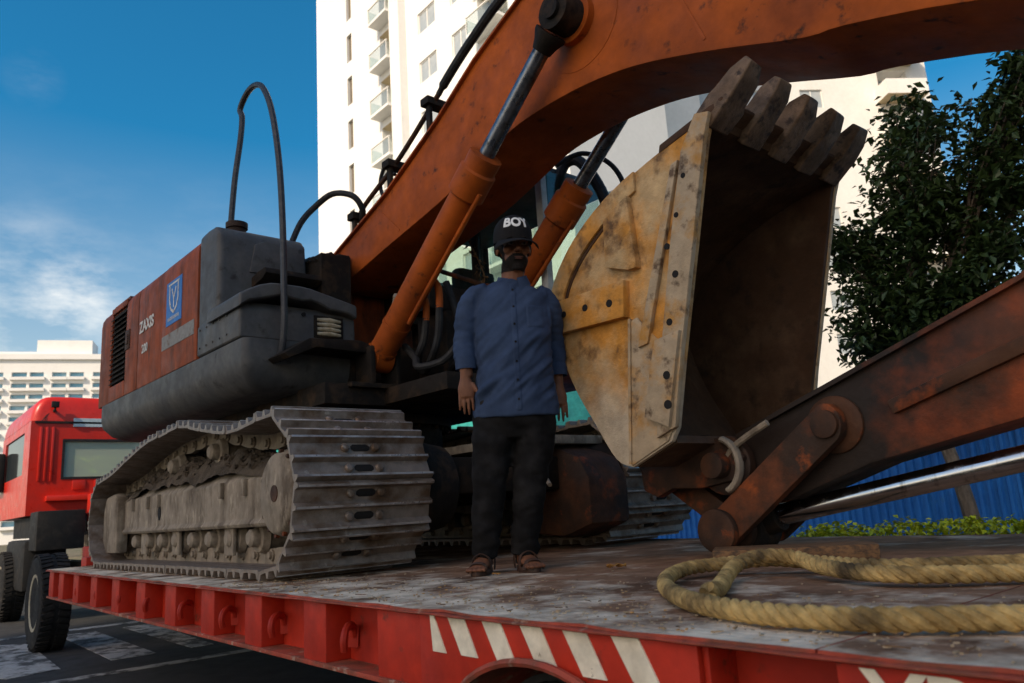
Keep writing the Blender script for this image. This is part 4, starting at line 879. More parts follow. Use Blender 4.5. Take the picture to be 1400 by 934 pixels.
# pipes along the boom back
def btop(x):
    for a, b in zip(top, top[1:]):
        if a[0] <= x <= b[0]: return a[1]+(b[1]-a[1])*(x-a[0])/(b[0]-a[0])
m_ = MB(); P1 = [V(.30, -.19, 2.77), V(.42, -.19, 2.87), V(.95, -.19, 3.08), V(1.50, -.19, 3.38)]
m_.tube(cm(P1, 6), .02, 8); bp_ = EB('boom_pipe', m_, RUSTY)
m_ = MB(); m_.tube(cm([V(1.50, -.19, 3.38), V(1.62, -.19, 3.46), V(1.9, -.18, 3.62), V(2.3, -.16, 3.80), V(2.9, -.12, 3.9), V(3.6, -.1, 3.8), V(4.4, -.1, 3.45)], 6), [.022]*4+[.034]*33, 10); EB('boom_hose', m_, BLACKRUB)
m_ = MB(); P2 = [p+V(0, .36, 0) for p in P1]; m_.tube(cm(P2, 6), .02, 8); EB('boom_pipe', m_, RUSTY)
for x, z in ((1.42, 3.34), (.30, 2.79), (.86, 3.05)):
    m_ = MB(); m_.bx(x-.05, x+.05, -.27, .24, z-.03, z+.03); m_.bx(x-.025, x+.025, -.24, -.21, btop(x)-.02, z); m_.bx(x-.025, x+.025, .2, .23, btop(x)-.02, z); EB('pipe_clamp', m_, DARKST, bevel=.006)
m_ = MB(); m_.tube(cm([V(.72, -.1, 2.84), V(.56, -.1, 2.92), V(.52, -.1, 3.06), V(.60, -.1, 3.17), V(.70, -.1, 3.13), V(.74, -.1, 3.04)], 6), .017, 8); EB('looped_hose', m_, BLACKRUB)
# hoses and hard pipes under the boom foot
m_ = MB(); m_.tube(cm([V(1.25, -.34, 1.80), V(1.32, -.33, 1.93), V(1.44, -.33, 1.94), V(1.56, -.32, 1.84), V(1.57, -.32, 1.68)], 6), .026, 10); EB('feed_pipe', m_, ORANGE)
m_ = MB(); m_.tube(cm([V(1.18, -.36, 1.70), V(1.24, -.34, 1.81), V(1.33, -.34, 1.83), V(1.42, -.33, 1.76), V(1.42, -.33, 1.62)], 6), .025, 10); EB('feed_pipe', m_, ORANGE)
for i_, (a, b, c) in enumerate([((1.57, -.32, 1.70), (1.45, -.30, 1.38), (1.0, -.1, 1.36)), ((1.42, -.33, 1.64), (1.30, -.32, 1.40), (.95, -.1, 1.42)), ((1.5, -.2, 1.9), (1.6, -.15, 1.4), (1.1, 0, 1.3)), ((1.62, -.1, 1.75), (1.55, -.05, 1.35), (1.0, .1, 1.32)), ((1.1, -.3, 1.5), (1.35, -.36, 1.3), (1.6, -.2, 1.42))]):
    m_ = MB(); m_.tube(cm([V(*a), V(*a).lerp(V(*b), .6)+V(.03, 0, 0), V(*b), V(*b).lerp(V(*c), .6)+V(0, 0, -.05), V(*c)], 6), .027, 9); EB('hydraulic_hose', m_, BLACKRUB)
m_ = MB()
for p in ((1.15, -.36, 1.72), (1.2, -.37, 1.78), (1.08, -.36, 1.62), (1.0, -.3, 1.85)): m_.cyl(V(*p), V(*p)+V(.05, -.02, .05), .03, 6)
EB('pipe_union', m_, MUDDY)['kind'] = 'stuff'
m_ = MB(); m_.bx(.98, 1.35, -.1, .36, 1.2, 1.75); m_.bx(1.0, 1.3, -.2, .3, 1.76, 1.95); EB('valve_block', m_, DARKST, bevel=.02)

# --- driver's cab on the far side
cx0, cx1, cy0, cy1, cz0, cz1 = .1, 1.86, .47, 1.38, 1.24, 2.93
CABGREY = mat('cab_grey_paint', (.42, .42, .40), .5, 0, (.3, .28, .26), 5, .45, .65, bump=.05)
cabp = part('driver_cab', EX)
m_ = MB(); m_.bx(cx0, cx1, cy0, cy1, cz0, 1.71); EB('cab_base', m_, ORANGE_DULL, cabp, bevel=.03)
m_ = MB(); m_.bx(cx0, cx1-.1, cy0, cy1, 2.83, cz1); EB('cab_roof', m_, GREY, cabp, bevel=.04)
for x, y in ((cx1-.05, cy0), (cx1-.05, cy1-.06), (cx0, cy0), (cx0, cy1-.06), (1.0, cy0)):
    m_ = MB(); m_.bx(x-.02, x+.05, y, y+.06, 1.71, 2.84); EB('cab_pillar', m_, CABGREY if x > 1.2 else DARKST, cabp, bevel=.008)
for a, b in ((cx0+.06, .97), (1.06, cx1-.08)):
    m_ = MB(); m_.bx(a, b, cy0+.025, cy0+.032, 1.72, 2.82); EB('side_glass', m_, CABGLASS, cabp)
m_ = MB(); m_.bx(cx1-.02, cx1-.013, cy0+.07, cy1-.07, 1.72, 2.82); EB('windscreen', m_, CABGLASS, cabp)
m_ = MB(); m_.bx(cx0+.01, cx0+.017, cy0+.07, cy1-.07, 1.72, 2.82); EB('rear_glass', m_, CABGLASS, cabp)
m_ = MB(); m_.bx(cx0+.1, cx1-.2, cy1-.035, cy1-.03, 1.72, 2.82); EB('door_glass', m_, CABGLASS, cabp)
m_ = MB(); m_.bx(.45, .95, .68, 1.15, 1.62, 1.80); m_.bx(.38, .52, .70, 1.13, 1.78, 2.45); EB('driver_seat', m_, BLACKRUB, cabp, bevel=.05)
m_ = MB(); m_.tube([(.55, cy0+.01, 2.35), (1.5, cy0+.01, 1.90)], .02, 8); EB('window_bar', m_, RUSTY, cabp)
m_ = MB(); m_.tube(cm([V(1.86, .85, 1.72), V(1.9, .85, 1.95), V(1.88, .75, 2.02)], 5), .014, 8); m_.box((1.9, .70, 2.05), (.05, .16, .06)); EB('cab_mirror', m_, BLACKRUB, cabp, bevel=.01)
m_ = MB(); m_.tube(cm([V(1.75, .75, 2.75), V(1.82, .8, 2.95), V(1.95, .85, 2.92), V(2.1, .9, 2.6), V(2.15, .9, 2.2), V(2.1, .9, 1.8)], 7), .045, 10); EB('guard_bar', m_, BLACKRUB, cabp)
m_ = MB(); m_.tube(cm([V(1.9, .6, 2.85), V(2.06, .75, 2.93), V(2.22, .9, 2.80), V(2.30, .95, 2.5), V(2.3, .95, 2.0)], 7), .02, 8); m_.cyl((2.16, .84, 2.86), (2.16, .84, 2.98), .02, 8); EB('mirror_arm', m_, BLACKRUB, cabp)
m_ = MB(); rr = random.Random(9)
tw = cm([V(.95, cy0-.02, 2.55), V(1.1, cy0-.03, 2.3), V(1.16, cy0-.02, 2.1), V(1.0, cy0-.02, 1.98), V(.7, cy0-.02, 1.92)], 6); m_.tube(tw, .006, 5)
leaf_cloud(m_, [q+V(rr.gauss(0, .02), -.01, rr.gauss(0, .03)) for q in tw for _ in range(3)], .05, rr); o = EB('vine_reflection', m_, WOOD, cabp)  # modelled twig and leaves stand in for a plant reflected in the glass

# --- dipper arm and bucket linkage
at_ = [(3.42, .52), (3.69, .56), (4.96, 1.01), (5.7, 1.45), (6.2, 1.86), (6.6, 2.0), (6.75, 1.8)]
al_ = [(6.5, 1.25), (5.9, .92), (4.87, .50), (4.3, .385), (3.9, .25), (3.72, .28), (3.55, .33), (3.45, .36)]
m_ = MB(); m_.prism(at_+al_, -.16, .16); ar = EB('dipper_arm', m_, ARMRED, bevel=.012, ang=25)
m_ = MB(); edge_strip(m_, at_[1:5], -.16, .06, .02, .0); edge_strip(m_, at_[1:5], .16, .06, .02, .0); EB('arm_flange', m_, ARMRED, ar)
m_ = MB(); m_.bar((4.42, -.175, .60), (5.6, -.175, .98), .03, .06); EB('arm_rib', m_, RUSTY, ar, bevel=.008)
m_ = MB(); m_.lathe([(.125, 0), (.125, .02), (.10, .03)], (4.17, -.155, .56), (0, -1, 0), 28); m_.cyl((4.17, -.275, .56), (4.17, .275, .56), .06, 24); EB('link_pin', m_, RUSTY, ar, bevel=.006)
m_ = MB(); m_.cyl((3.63, -.33, .43), (3.63, .33, .43), .06, 24); m_.lathe([(.14, 0), (.14, .05), (.10, .06)], (3.63, -.17, .43), (0, -1, 0), 28); EB('bucket_pin', m_, RUSTY, ar, bevel=.006)
PB_ = V(3.59, 0, .13)
for y in (-.225, .225):
    m_ = MB(); m_.prism([(4.17+.07*math.cos(t), .56+.09*math.sin(t)) for t in [math.radians(a) for a in range(-50, 131, 20)]]+[(3.59+.085*math.cos(t), .13+.085*math.sin(t)) for t in [math.radians(a) for a in range(130, 311, 20)]], y-.03, y+.03)
    EB('rocker_link', m_, LINKM, bevel=.008)
m_ = MB(); m_.cyl((PB_.x, -.30, PB_.z), (PB_.x, .30, PB_.z), .062, 24); m_.lathe([(.10, 0), (.10, .04), (.06, .05)], (PB_.x, -.256, PB_.z), (0, -1, 0), 28); EB('linkage_pin', m_, RUSTY, bevel=.006)
m_ = MB(); m_.bar(PB_, (3.22, 0, .40), .22, .13); m_.cyl((3.22, -.14, .40), (3.22, .14, .40), .08, 20); m_.cyl((PB_.x, -.14, PB_.z), (PB_.x, .14, PB_.z), .10, 20); EB('bucket_link', m_, RUSTY, bevel=.012)
m_ = MB(); m_.cyl((3.70, 0, .175), (5.35, 0, .45), .05, 32); rd = EB('bucket_cylinder_rod', m_, CHROME)
m_ = MB(); m_.cyl((PB_.x, -.1, PB_.z), (PB_.x, .1, PB_.z), .12, 24); m_.cyl((3.6, 0, .14), (3.76, 0, .185), .075, 20); EB('rod_eye', m_, DARKST, rd, bevel=.01)
m_ = MB(); m_.cyl((5.3, 0, .44), (6.35, 0, .78), .085, 28); EB('bucket_cylinder', m_, ORANGE)
m_ = MB(); m_.tube(cm([(3.66, -.24, .46), (3.73, -.25, .52), (3.90, -.25, .60)], 5), .016, 8); EB('grease_pipe', m_, MUDDY)

# --- bucket: lip with teeth uppermost, mouth towards the tail of the trailer
BK = part('bucket', EX); BK['label'] = 'worn yellow digging bucket with five teeth pointing up'
yb_ = .58
outline = [(4.02, 1.96), (3.73, 1.90), (3.42, 1.80), (3.19, 1.67), (3.03, 1.52), (2.94, 1.36), (2.945, 1.18), (3.04, .90), (3.18, .66), (3.29, .49), (3.385, .445)]
front = [(3.62, .54), (3.66, .60), (3.74, .93), (3.87, 1.42), (3.985, 1.86)]
arc = cm([V(x, 0, z) for x, z in outline], 4); arc2 = [(p.x, p.z) for p in arc]
cen = V(3.55, 0, 1.2); inn = [(p.x+(cen-p).normalized().x*.035, p.z+(cen-p).normalized().z*.035) for p in arc]
m_ = MB(); m_.prism(arc2+inn[::-1], -yb_+.03, yb_-.03); EB('bucket_shell', m_, [BUCKIN], BK, smooth=45)
m_ = MB(); m_.bx(0, 0, 0, 0, 0, 0) if False else None
m_.prism([(3.385, .445), (3.62, .535), (3.61, .57), (3.38, .49)], -yb_+.03, yb_-.03); EB('bucket_floor', m_, BUCKIN, BK)
side = arc2+front
for s in (-1, 1):
    m_ = MB(); m_.prism(side, s*yb_-.015, s*yb_+.015); EB('side_plate', m_, YELLOW if s < 0 else BUCKIN, BK, bevel=.004)
ys = -yb_-.015
def plate(name, pts, t, m=YELLOW, bev=.006): 
    q = MB(); q.prism(pts, ys-t, ys+.004); return EB(name, q, m, BK, bevel=bev)
for s in (-1, 1):                                             # side cutter along the mouth, rim strip round the back
    q = MB(); y_0, y_1 = (s*yb_+s*.013, s*yb_+s*.045)
    q.prism([(3.955, 1.985), (4.03, 1.965), (3.99, 1.86), (3.875, 1.42), (3.745, .93), (3.67, .60), (3.56, .56), (3.63, .93), (3.745, 1.42), (3.86, 1.84)], y_0, y_1); EB('side_cutter', q, BAREST, BK, bevel=.006)
    rim = [(p.x, p.z) for p in arc[6:-6]]; rin = [(p.x+(cen-p).normalized().x*.10, p.z+(cen-p).normalized().z*.10) for p in arc[6:-6]]
    h = int(len(rim)*.55)
    q = MB(); q.prism(rim[:h]+rin[:h][::-1], s*yb_+s*.012, s*yb_+s*.034); EB('rim_strip', q, YELLOW, BK, bevel=.006)
plate('wear_plate', [(2.975, 1.16), (3.0, 1.33), (3.47, 1.33), (3.45, 1.15)], .045)
plate('edge_bar', [(3.795, 1.80), (3.835, 1.81), (3.56, 1.0), (3.50, .99)], .026, BAREST)
plate('wear_plate', [(3.36, 1.42), (3.37, 1.66), (3.53, 1.74), (3.55, 1.37), (3.50, 1.37)], .04)
ga, gb = [[(p.x+(cen-p).normalized().x*d_, p.z+(cen-p).normalized().z*d_) for p in arc[9:23]] for d_ in (.097, .118)]
q = MB(); q.prism(ga+gb[::-1], ys-.005, ys+.004); EB('groove_band', q, BUCKIN, BK)  # thin dark band laid on the plate in place of the groove
plate('wear_plate', [(3.52, .66), (3.65, .60), (3.735, .93), (3.76, 1.02), (3.62, 1.0), (3.58, .88)], .052, BAREST)
plate('heel_plate', [(3.385, .45), (3.61, .545), (3.66, .63), (3.72, .93), (3.60, 1.02), (3.50, 1.14), (3.46, 1.13)], .010, BAREST)
m_ = MB(); m_.bar((3.385, ys-.012, .46), (3.46, ys-.012, 1.14), .014, .014); EB('weld_bead', m_, BAREST, BK)['kind'] = 'stuff'
for pp, d0, d1, r_ in ((((3.06, 1.25), (3.21, 1.25), (3.37, 1.235)), .03, .0465, .02), (((3.66, .70), (3.67, .83)), .05, .0535, .022), (((3.70, 1.07), (3.76, 1.28), (3.73, 1.42), (3.80, 1.55), (3.86, 1.72)), .025, .0315, .016)):
    for p in pp: m_ = MB(); m_.tube([(p[0], ys-d0, p[1]), (p[0], ys-d1, p[1])], r_*R.uniform(.8, 1.1), 12); EB('painted_bolt_hole', m_, HOLESHADE, BK)  # dark discs on the plates, painted as shaded holes
m_ = MB(); m_.prism([(3.72, 1.89), (3.73, 1.93), (4.05, 2.01), (4.09, 2.02), (4.09, 2.0), (4.04, 1.965)], -yb_-.02, yb_+.02); EB('bucket_lip', m_, BUCKIN, BK, bevel=.008)
for k in range(5):
    y = -.52+k*.26; td = V(.80, 0, .60); tu = V(-.60, 0, .80); b_ = V(3.965, y, 1.945)
    def sec(c, hw, hh_): return [c+V(0, -hw, 0)-tu*hh_, c+V(0, hw, 0)-tu*hh_, c+V(0, hw, 0)+tu*hh_, c+V(0, -hw, 0)+tu*hh_]
    q = MB(); ss = [sec(b_, .075, .06), sec(b_+td*.12, .078, .062), sec(b_+td*.15, .070, .055), sec(b_+td*.25+tu*.005, .066, .048), sec(b_+td*.325+tu*.01, .050, .024)]
    q.add([p+V(R.uniform(-.006, .006), R.uniform(-.006, .006), R.uniform(-.006, .006)) for s_ in ss for p in s_], [(i*4+j, i*4+(j+1) % 4, i*4+4+(j+1) % 4, i*4+4+j) for i in range(4) for j in range(4)]+[(3, 2, 1, 0), (16, 17, 18, 19)])
    EB('tooth', q, TOOTH, BK, bevel=.012, seg=3)
for y in (-.22, .22):
    q = MB(); q.prism([(3.05, .62), (3.15, .44), (3.16, .34), (3.24, .30), (3.34, .34), (3.5, .33), (3.58, .34), (3.72, .36), (3.76, .46), (3.66, .56), (3.4, .56), (3.25, .62)], y-.035, y+.035); EB('bucket_ear', q, RUSTY, BK, bevel=.01)
q = MB(); q.tube([(3.63+.11*math.cos(t), -.262, .43+.125*math.sin(t)) for t in [math.radians(a) for a in range(-70, 75, 12)]], .028, 8, b=.016, side=(0, 1, 0)); EB('ear_ring', q, MUDDY, BK)

# ------------------------------------------------------------------ person (local frame: x to the viewer's right, -y towards the viewer)
PR = thing('person', 'person in blue shirt, black trousers, sandals and black cap standing beside the bucket', 'person', (-2.89, 2.29, .001), math.pi/2-TH)
BY = .10
def limb(m_, P, r, n=14, b=None, side=None): m_.tube(cm(P, 6), [v for v in interp(r, len(P), 6)], n, b=None if b is None else interp(b, len(P), 6), side=side)
def interp(r, n, k):
    q = [Vector((v, 0, 0)) for v in r]; return [v.x for v in cm(q, k)]
def finger(m_, p, d, bend, ln, r):
    p = Vector(p); d = Vector(d).normalized(); q = [p]; ax = Vector(bend)
    for f in (.42, .32, .26):
        p = p+d*ln*f; q.append(p); d = (d+ax*.38).normalized()
    m_.tube(cm(q, 4), [r*(1-.022*i) for i in range(13)], 10); m_.ell(q[-1], r*.75, r*.75, r*.75, 10, 6)
def hand(m_, wrist, sx, by):
    w_ = Vector(wrist)                                         # hanging hand, back of the hand to the viewer
    limb(m_, [w_+V(0, 0, .05), w_, w_+V(.003*sx, -.004, -.05), w_+V(.004*sx, -.006, -.095)], [.026, .027, .043, .038], 14, [.024, .022, .020, .016], side=(1, 0, 0))
    for k, (o, ln) in enumerate(((-.030, .068), (-.010, .082), (.011, .086), (.031, .075))):
        finger(m_, w_+V(o, -.006, -.085-.006*(k in (1, 2))), V(o*.9, -.05, -1), V(0, .55, .1), ln, .0088-.0006*(k == 0))
    finger(m_, w_+V(.034*sx, -.008, -.025), V(.45*sx, -.25, -.85), V(-.25*sx, 0, -.1), .078, .0105)
m_ = MB()
# torso under the clothes, neck, arms, legs, feet: one surface
limb(m_, [(.10, BY, .74), (.105, BY, .95), (.115, BY, 1.15), (.12, BY+.005, 1.30), (.125, BY, 1.38)], [.16, .155, .165, .15, .07], 20, [.115, .115, .11, .095, .06], side=(1, 0, 0))
limb(m_, [(.125, BY+.01, 1.33), (.132, BY, 1.42), (.14, BY-.01, 1.50)], [.068, .060, .058], 16)
limb(m_, [(-.05, BY, 1.345), (-.125, BY+.01, 1.145), (-.122, BY-.035, .97), (-.120, BY-.045, .93)], [.052, .043, .031, .027])
limb(m_, [(.262, BY, 1.32), (.318, BY+.13, 1.13), (.328, BY+.15, .94), (.330, BY+.145, .885)], [.042, .04, .031, .027])
hand(m_, (-.130, BY-.05, .925), 1, 1); hand(m_, (.332, BY+.14, .885), -1, 1)
for hx, kx, ax_x, yo in ((.015, -.035, -.085, -.01), (.195, .15, .105, .01)):
    limb(m_, [(hx, BY, .80), (kx, BY-.01, .44), (ax_x, BY+.02+yo, .09), (ax_x, BY+.02+yo, .05)], [.085, .055, .038, .036])
def foot(m_, x, y, ang, shr=0):
    rt = Matrix.Rotation(ang, 3, 'Z')
    limb(m_, [V(x, y, 0)+rt @ V(0, .055, .052), V(x, y, 0)+rt @ V(0, -.01, .056), V(x, y, 0)+rt @ V(0, -.09, .044), V(x, y, 0)+rt @ V(0, -.15, .034)], [.033, .036, .043, .040], 14, [.034, .034, .022, .014], side=(1, 0, 0))
    for k in range(5): limb(m_, [V(x, y, 0)+rt @ V((k-2)*.018, -.14, .033), V(x, y, 0)+rt @ V((k-2)*.019, -.165-.012*(1-abs(k-1)*.3), .031), V(x, y, 0)+rt @ V((k-2)*.019, -.182-.010*(1-abs(k-1)*.4), .026)], [.010, .010, .008], 8)
foot(m_, -.088, BY+.02, -.18); foot(m_, .105, BY+.03, .28)
# head: turned a little to the viewer's right
HC = V(.146, BY-.012, 1.582); HR = Matrix.Rotation(math.radians(13), 3, 'Z') @ Matrix.Rotation(math.radians(4), 3, 'X') @ Matrix.Scale(1.09, 3)
def hd(x, y, z): return HC+HR @ V(x, y, z)
m_.ell(HC+HR @ V(0, .008, .03), .0735, .092, .098, 26, 18, HR)
m_.ell(hd(0, -.022, -.055), .058, .066, .068, 22, 14, HR)          # jaw
m_.ell(hd(0, -.062, -.098), .026, .022, .022, 14, 10, HR)          # chin
m_.ell(hd(0, -.082, .032), .054, .014, .013, 16, 8, HR)            # brow
for s in (-1, 1):
    m_.ell(hd(s*.043, -.066, -.018), .022, .020, .022, 12, 8, HR)  # cheek
    m_.ell(hd(s*.076, .012, .0), .010, .022, .033, 12, 10, HR)     # ear
    m_.ell(hd(s*.014, -.097, -.028), .009, .011, .008, 10, 6, HR)  # nostril
m_.tube([hd(0, -.083, .028), hd(0, -.095, .0), hd(0, -.108, -.024)], [.010, .011, .014], 10); m_.ell(hd(0, -.107, -.025), .013, .012, .011, 10, 8, HR)
m_.ell(hd(0, -.089, -.056), .026, .011, .0065, 14, 8, HR); m_.ell(hd(0, -.086, -.068), .023, .012, .0075, 14, 8, HR)
bme = remesh(m_, .0045, 3); bme.materials.append(SKIN); body = link('body', bme, PR)
EYEW = mat('eye_white', (.22, .19, .17), .3, 0, bump=0, vary=0); EYED = mat('dark_iris', (.012, .008, .006), .2, 0, bump=0, vary=0)
for s in (-1, 1):
    q = MB(); q.ell(hd(s*.031, -.079, .006), .013, .010, .0055, 14, 10, HR); e_ = q.build('eye', EYEW, PR)
    q = MB(); q.ell(hd(s*.031+.002, -.0865, .007), .0065, .004, .0065, 10, 8, HR); q.build('iris', EYED, e_)
    q = MB(); q.tube(cm([hd(s*.014, -.095, .026), hd(s*.032, -.096, .034), hd(s*.052, -.083, .027)], 5), [.003, .005, .005, .005, .005, .005, .005, .005, .005, .004, .002], 8); q.build('eyebrow', HAIR, PR)
# beard and moustache: shell over the jaw
bvh = BVHTree.FromPolygons([v.co for v in bme.vertices], [tuple(p.vertices) for p in bme.polygons])
def cast(az, z, grow):
    d = (HR @ V(math.sin(az), -math.cos(az), 0)).normalized(); o_ = hd(0, 0, z)+d*.3
    hit = bvh.ray_cast(o_, -d); 
    return (hit[0]+d*grow) if hit[0] is not None else hd(math.sin(az)*.07, -math.cos(az)*.07, z)
q = MB(); NA, NZ = 64, 30
def beard_in(az, z):
    a = abs(az)
    if a < .12 and -.069 < z < -.059: return False
    if z > -.041+.0*a: 
        return a > .92 and z < .03 and a < 1.45
    lim = -.042-.030*max(0, (a-.25)/.6) if a < .85 else -.06+(a-.85)*.16
    return z < lim
idx = {}
for i in range(NA):
    for j in range(NZ):
        a0, a1 = -1.6+3.2*i/NA, -1.6+3.2*(i+1)/NA; z0, z1 = -.116+.15*j/NZ, -.116+.15*(j+1)/NZ
        if beard_in((a0+a1)/2, (z0+z1)/2):
            g = .0035+.002*noise.noise(V(a0*20, z0*200, 0)); q.add([cast(a0, z0, g), cast(a1, z0, g), cast(a1, z1, g), cast(a0, z1, g)], [(0, 1, 2, 3)])
q.ell(hd(0, -.066, -.106), .026, .022, .012, 14, 8, HR)
q.build('beard', HAIR, PR, smooth=80)
q = MB(); NA = 40
for i in range(NA):
    for j in range(10):
        a0, a1 = 1.15+4.0*i/NA, 1.15+4.0*(i+1)/NA; z0, z1 = -.045+.1*j/10, -.045+.1*(j+1)/10
        if abs(math.pi-(a0+a1)/2) < 1.5 or z0 > -.01: q.add([cast(a0, z0, .005), cast(a1, z0, .005), cast(a1, z1, .005), cast(a0, z1, .005)], [(0, 1, 2, 3)])
q.build('hair', HAIR, PR, smooth=80)
LIPS = mat('dark_lips', (.10, .04, .03), .5, 0, bump=0, vary=.1)
q = MB(); q.ell(hd(0, -.0985, -.0605), .021, .005, .0036, 14, 8, HR); q.ell(hd(0, -.0965, -.0675), .018, .005, .0042, 14, 8, HR); q.build('lips', LIPS, PR)
# cap
CR = HR @ Matrix.Rotation(math.radians(3), 3, 'X')
def capp(az, el, gx=1.0):
    x = .091*math.cos(el)*math.sin(az); y = -.110*math.cos(el)*math.cos(az); z = .110*max(0, math.sin(el))**.82
    return HC+CR @ V(x*gx, (y+.008)*gx, .052+z*(1 if gx == 1 else gx))
q = MB(); q.grid(lambda a, b: capp(-math.pi+2*math.pi*a, b*math.pi/2), 48, 16); q.grid(lambda a, b: capp(-math.pi+2*math.pi*a, 0)+CR @ V(0, 0, -.026*b), 48, 2)
cap = q.build('cap', CAPM, PR, smooth=60); cap['label'] = 'black baseball cap reading BOY'
q = MB()
def brim(a, b, t=0):
    az = -1.12+2.24*a; r0 = V(.0915*math.sin(az), -.110*math.cos(az)+.008, .030); out_ = V(.42*math.sin(az), -1*max(.15, math.cos(az)), 0)
    p = r0+out_*.086*b*(math.cos(az*.95)**.5 if abs(az) < 1.6 else 0)
    p.z += -.012*b-.020*(math.sin(az)**2)*b-.012*b*b+t; return HC+CR @ p
q.grid(lambda a, b: brim(a, b), 28, 8); q.grid(lambda a, b: brim(a, b, -.004), 28, 8); q.grid(lambda a, b: brim(a, 1, -.004*b), 28, 1); q.build('brim', CAPM, cap, smooth=60)
q = MB(); q.ell(HC+CR @ V(0, .008, .160), .008, .008, .005, 10, 6); q.build('cap_button', CAPM, cap)
t = text_mb('BOY', .070, .003, .0026); w_ = max(v.x for v in t.v); q = MB()
bm = bmesh.new(); tme = bpy.data.meshes.new('t'); tme.from_pydata(t.v, [], t.f); bm.from_mesh(tme); bmesh.ops.triangulate(bm, faces=bm.faces)
bmesh.ops.subdivide_edges(bm, edges=bm.edges, cuts=2, use_grid_fill=True)
def oncap(v):
    az = (v.x-w_/2)/.098-.02; el = .26+v.y/.105
    p = capp(az, el); n_ = (p-(HC+CR @ V(0, .01, .05))).normalized(); return p+n_*(.0018+v.z)
q.add([oncap(v.co) for v in bm.verts], [tuple(v.index for v in f.verts) for f in bm.faces]); bm.free(); q.build('cap_lettering', CAPW, cap, smooth=30)

def wrinkle(me, fn):
    nr = [v.normal.copy() for v in me.vertices]
    for v, n_ in zip(me.vertices, nr): v.co += n_*fn(v.co)
# shirt
m_ = MB()
limb(m_, [(.107, BY, .725), (.108, BY-.005, .80), (.112, BY-.01, .95), (.118, BY-.008, 1.12), (.122, BY, 1.26), (.122, BY+.005, 1.335), (.125, BY+.008, 1.378), (.13, BY+.012, 1.402)],
     [.212, .208, .190, .188, .194, .184, .125, .070], 32, [.150, .152, .150, .138, .122, .105, .085, .068], side=(1, 0, 0))
limb(m_, [(.0, BY, 1.355), (-.082, BY+.004, 1.318), (-.125, BY+.012, 1.15), (-.132, BY-.01, 1.06), (-.124, BY-.03, .985)], [.058, .066, .060, .055, .049], 18)
limb(m_, [(.24, BY, 1.345), (.300, BY+.03, 1.285), (.320, BY+.13, 1.13), (.328, BY+.15, 1.03), (.330, BY+.148, .955)], [.058, .066, .060, .055, .049], 18)
sme_ = remesh(m_, .0075, 5)
def fold(c):
    x, y, z = c
    if x < -.065 or x > .30:
        return .009*noise.noise(V(x*8, y*8, z*20+x*9))+.005*noise.noise(V(x*16, y*16, z*46+3))
    d = .024*noise.noise(V((z-x*.75)*13, y*3, (x+z*.7)*3.5))+.010*noise.noise(V((z-x*.9)*30, y*6, (x+z)*6+5))
    d *= (.5+.9*max(0, min(1, (1.25-z)/.4)))*max(.12, min(1, (z-.74)/.1))
    return d
wrinkle(sme_, fold); sme_.materials.append(SHIRT); shirt = link('shirt', sme_, PR)
sb = BVHTree.FromPolygons([v.co for v in sme_.vertices], [tuple(p.vertices) for p in sme_.polygons])
def onshirt(x, z, g):
    h = sb.ray_cast(V(x, -1, z), V(0, 1, 0)); return (h[0] if h[0] is not None else V(x, BY-.1, z))+V(0, -g, 0)
def patch(m_, xa, xb, za, zb_, g, nu, nv, fx=lambda x, z: x):
    m_.grid(lambda a, b: onshirt(fx(xa+(xb-xa)*a, za+(zb_-za)*b), za+(zb_-za)*b, g if (0 < a < 1 and 0 < b < 1) else -.003), nu, nv)
plx = lambda x, z: x+.128+(1.38-z)*-.005
q = MB(); patch(q, -.017, .017, .735, 1.385, .004, 6, 80, plx); q.build('placket', SHIRT, shirt, smooth=60)
q = MB()
for k in range(7):
    z = 1.345-k*.092; p = onshirt(plx(0, z), z, .005); q.cyl(p, p+V(0, -.003, 0), .0055, 10)
q.build('button', TROUS, shirt)['kind'] = 'stuff'
q = MB(); patch(q, .185, .275, 1.14, 1.26, .0045, 12, 14); q.build('chest_pocket', SHIRT, shirt, smooth=60)
q = MB()
for s in (-1, 1):
    def cf(a, b):
        an = -math.pi/2+s*(.30+1.25*a); c_ = V(.131, BY+.006, 1.400+.030*a)
        o_ = V(math.cos(an), math.sin(an), 0); r_ = .068+.016*b+.026*b*(1-a); return c_+V(o_.x*r_*1.05, o_.y*r_*.98, .016*(1-b)-.028*b-.030*(1-a)*b*b)
    q.grid(cf, 12, 6); q.grid(lambda a, b: cf(a, b)+V(0, 0, -.004), 12, 6)
q.grid(lambda a, b: V(.131+.068*math.cos(a*math.pi), BY+.006+.066*math.sin(a*math.pi), 1.39+.045*b), 20, 3)
q.build('collar', SHIRT, shirt, smooth=60)
for c_, r_ in (((-.124, BY-.03, .99), .052), ((.330, BY+.148, .96), .052)):
    q = MB(); q.tube([V(*c_)+V(-.004, 0, .045), V(*c_)+V(0, 0, .02), V(*c_)+V(0, 0, -.018)], [r_-.001, r_+.002, r_], 20, cap=False); q.build('cuff', SHIRT, shirt, smooth=60)
